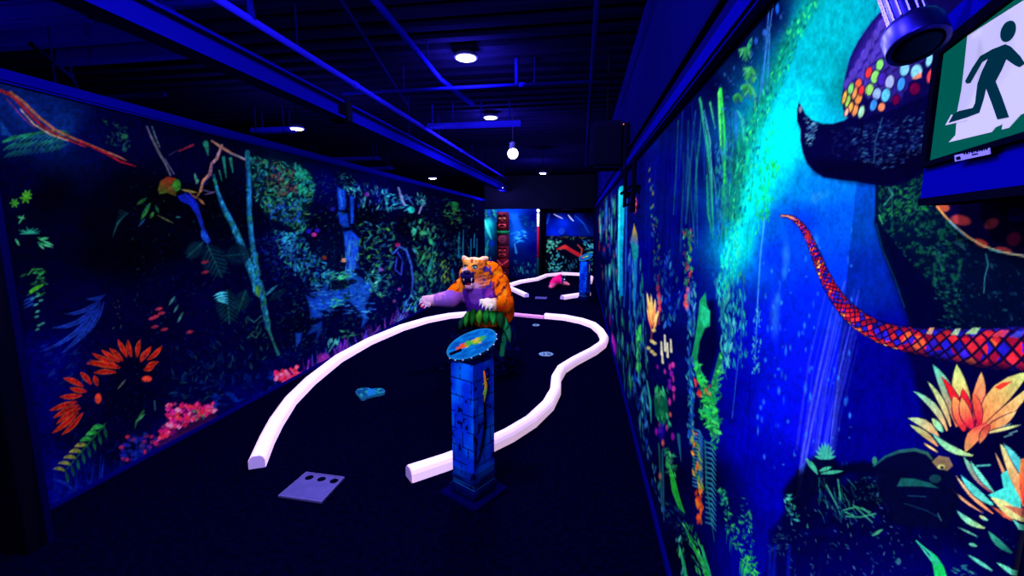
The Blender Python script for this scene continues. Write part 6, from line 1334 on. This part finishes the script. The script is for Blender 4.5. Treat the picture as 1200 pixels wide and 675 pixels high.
film('running_man_head', hp, .0023, M_man)
film('foot_outline', [(1112, 146.5), (1119, 134), (1121, 134.5), (1115.5, 144), (1136, 138), (1137.5, 140.5)], .0024, M_wht)
film('sticker', [(1129, 181.5), (1172, 172.5), (1172.7, 180), (1129.7, 189)], .0062, mat('pale_sticker', alb(110, 100, 235), rough=.7, spec=0))
mb = MB()
for k, (x, w_) in enumerate([(1141, 1.6), (1144, 2.2), (1147.5, 1), (1150, 2.4), (1153.5, 1.2), (1156, 2.2), (1159.5, 1.2), (1162, 2.4), (1165.5, 1), (1168, 2)]):
    yy = 179.2 - (x - 1129) * .21; mb.prism([SP(*sz(*p), .0069) for p in [(x, yy), (x + w_, yy - .2), (x + w_, yy + 3.6), (x, yy + 3.8)]], SN * .0003)
for x0, x1, dy in [(1151, 1158, 6)]: yy = 179.2 - (x0 - 1129) * .21 + dy - .6; mb.prism([SP(*sz(*p), .0069) for p in [(x0, yy), (x1, yy - 1.2), (x1, yy + .2), (x0, yy + 1.4)]], SN * .0003)
mb.prism([SP(*sz(*p), .0069) for p in [(1131.5, 183.5), (1136.5, 182.5), (1137, 186), (1132, 187)]], SN * .0003)
mb.build('barcode', M_sbk, sign)

# ------------------------------------------------------------------ spot lamp beside the sign
def camdir(x, y, z): v = np.array([x, -y, z]); return Vector((v @ _X, v @ _Y, v @ _Up))
lc = onx(1076, 54, .325); rt, up, fw = camdir(1, 0, 0), camdir(0, 1, 0), camdir(0, 0, 1)
axis = camdir(-.02, .952, .305).normalized(); dpx = (lc - Vector(EYE)).dot(fw) / F
spt = empty('spot_lamp', lc, 'unlit dark blue spot lamp head hanging beside the exit sign', 'lamp')
M_sp = mat('navy_lamp_metal', (.008, .006, .20), rough=.38, metal=1.0); M_fin = mat('violet_metal_edge', (.05, .04, .42), rough=.35, metal=1.0)
r1 = 30 * dpx
MB().lathe(lc, axis, [(r1 * .80, .000), (r1 * .98, -.001), (r1, .003), (r1 * 1.0, .020), (r1 * .90, .026), (r1 * .60, .030)], 40).build('lamp_head', M_sp, spt, True)
MB().lathe(lc + axis * .001, -axis, [(r1 * .80, 0), (r1 * .80, .0025), (r1 * .72, .0025), (r1 * .70, -.001)], 40).build('black_ring', M_sbk, spt, True)
MB().lathe(lc, -axis, [(r1 * .70, .0), (r1 * .68, .0015), (r1 * .3, .003), (.001, .0035)], 40).build('lens', mat('dark_teal_lens', (.002, .012, .05), rough=.3), spt, True)
MB().lathe(lc + axis * .024, axis, [(r1 * .58, 0), (r1 * .60, .004), (r1 * .60, .070), (r1 * .45, .074)], 32).build('heat_sink', M_sp, spt, True)
u_, w__ = frame_of(axis)
for k in range(14):
    a = 2 * PI * k / 14; d = u_ * math.cos(a) + w__ * math.sin(a); c = lc + axis * .062 + d * r1 * .60
    MB().tube([c - axis * .030, c + axis * .030], .0013, 6).build('fin', M_fin, spt)
e0 = lc + axis * .045; e1 = Vector((XR - .02, lc.y + .01, lc.z + .11))
MB().tube([e0, e0 + rt * .02 + up * .03, (e0 + e1) / 2 + up * .03, e1], .006, 10).build('arm', M_sp, spt, True)
MB().lathe(e1, (1, 0, 0), [(.022, -.012), (.024, -.004), (.024, .012)], 20).build('wall_plate', M_sp, spt, True)

for o in bpy.data.objects:
    if '_base' in o: del o['_base']
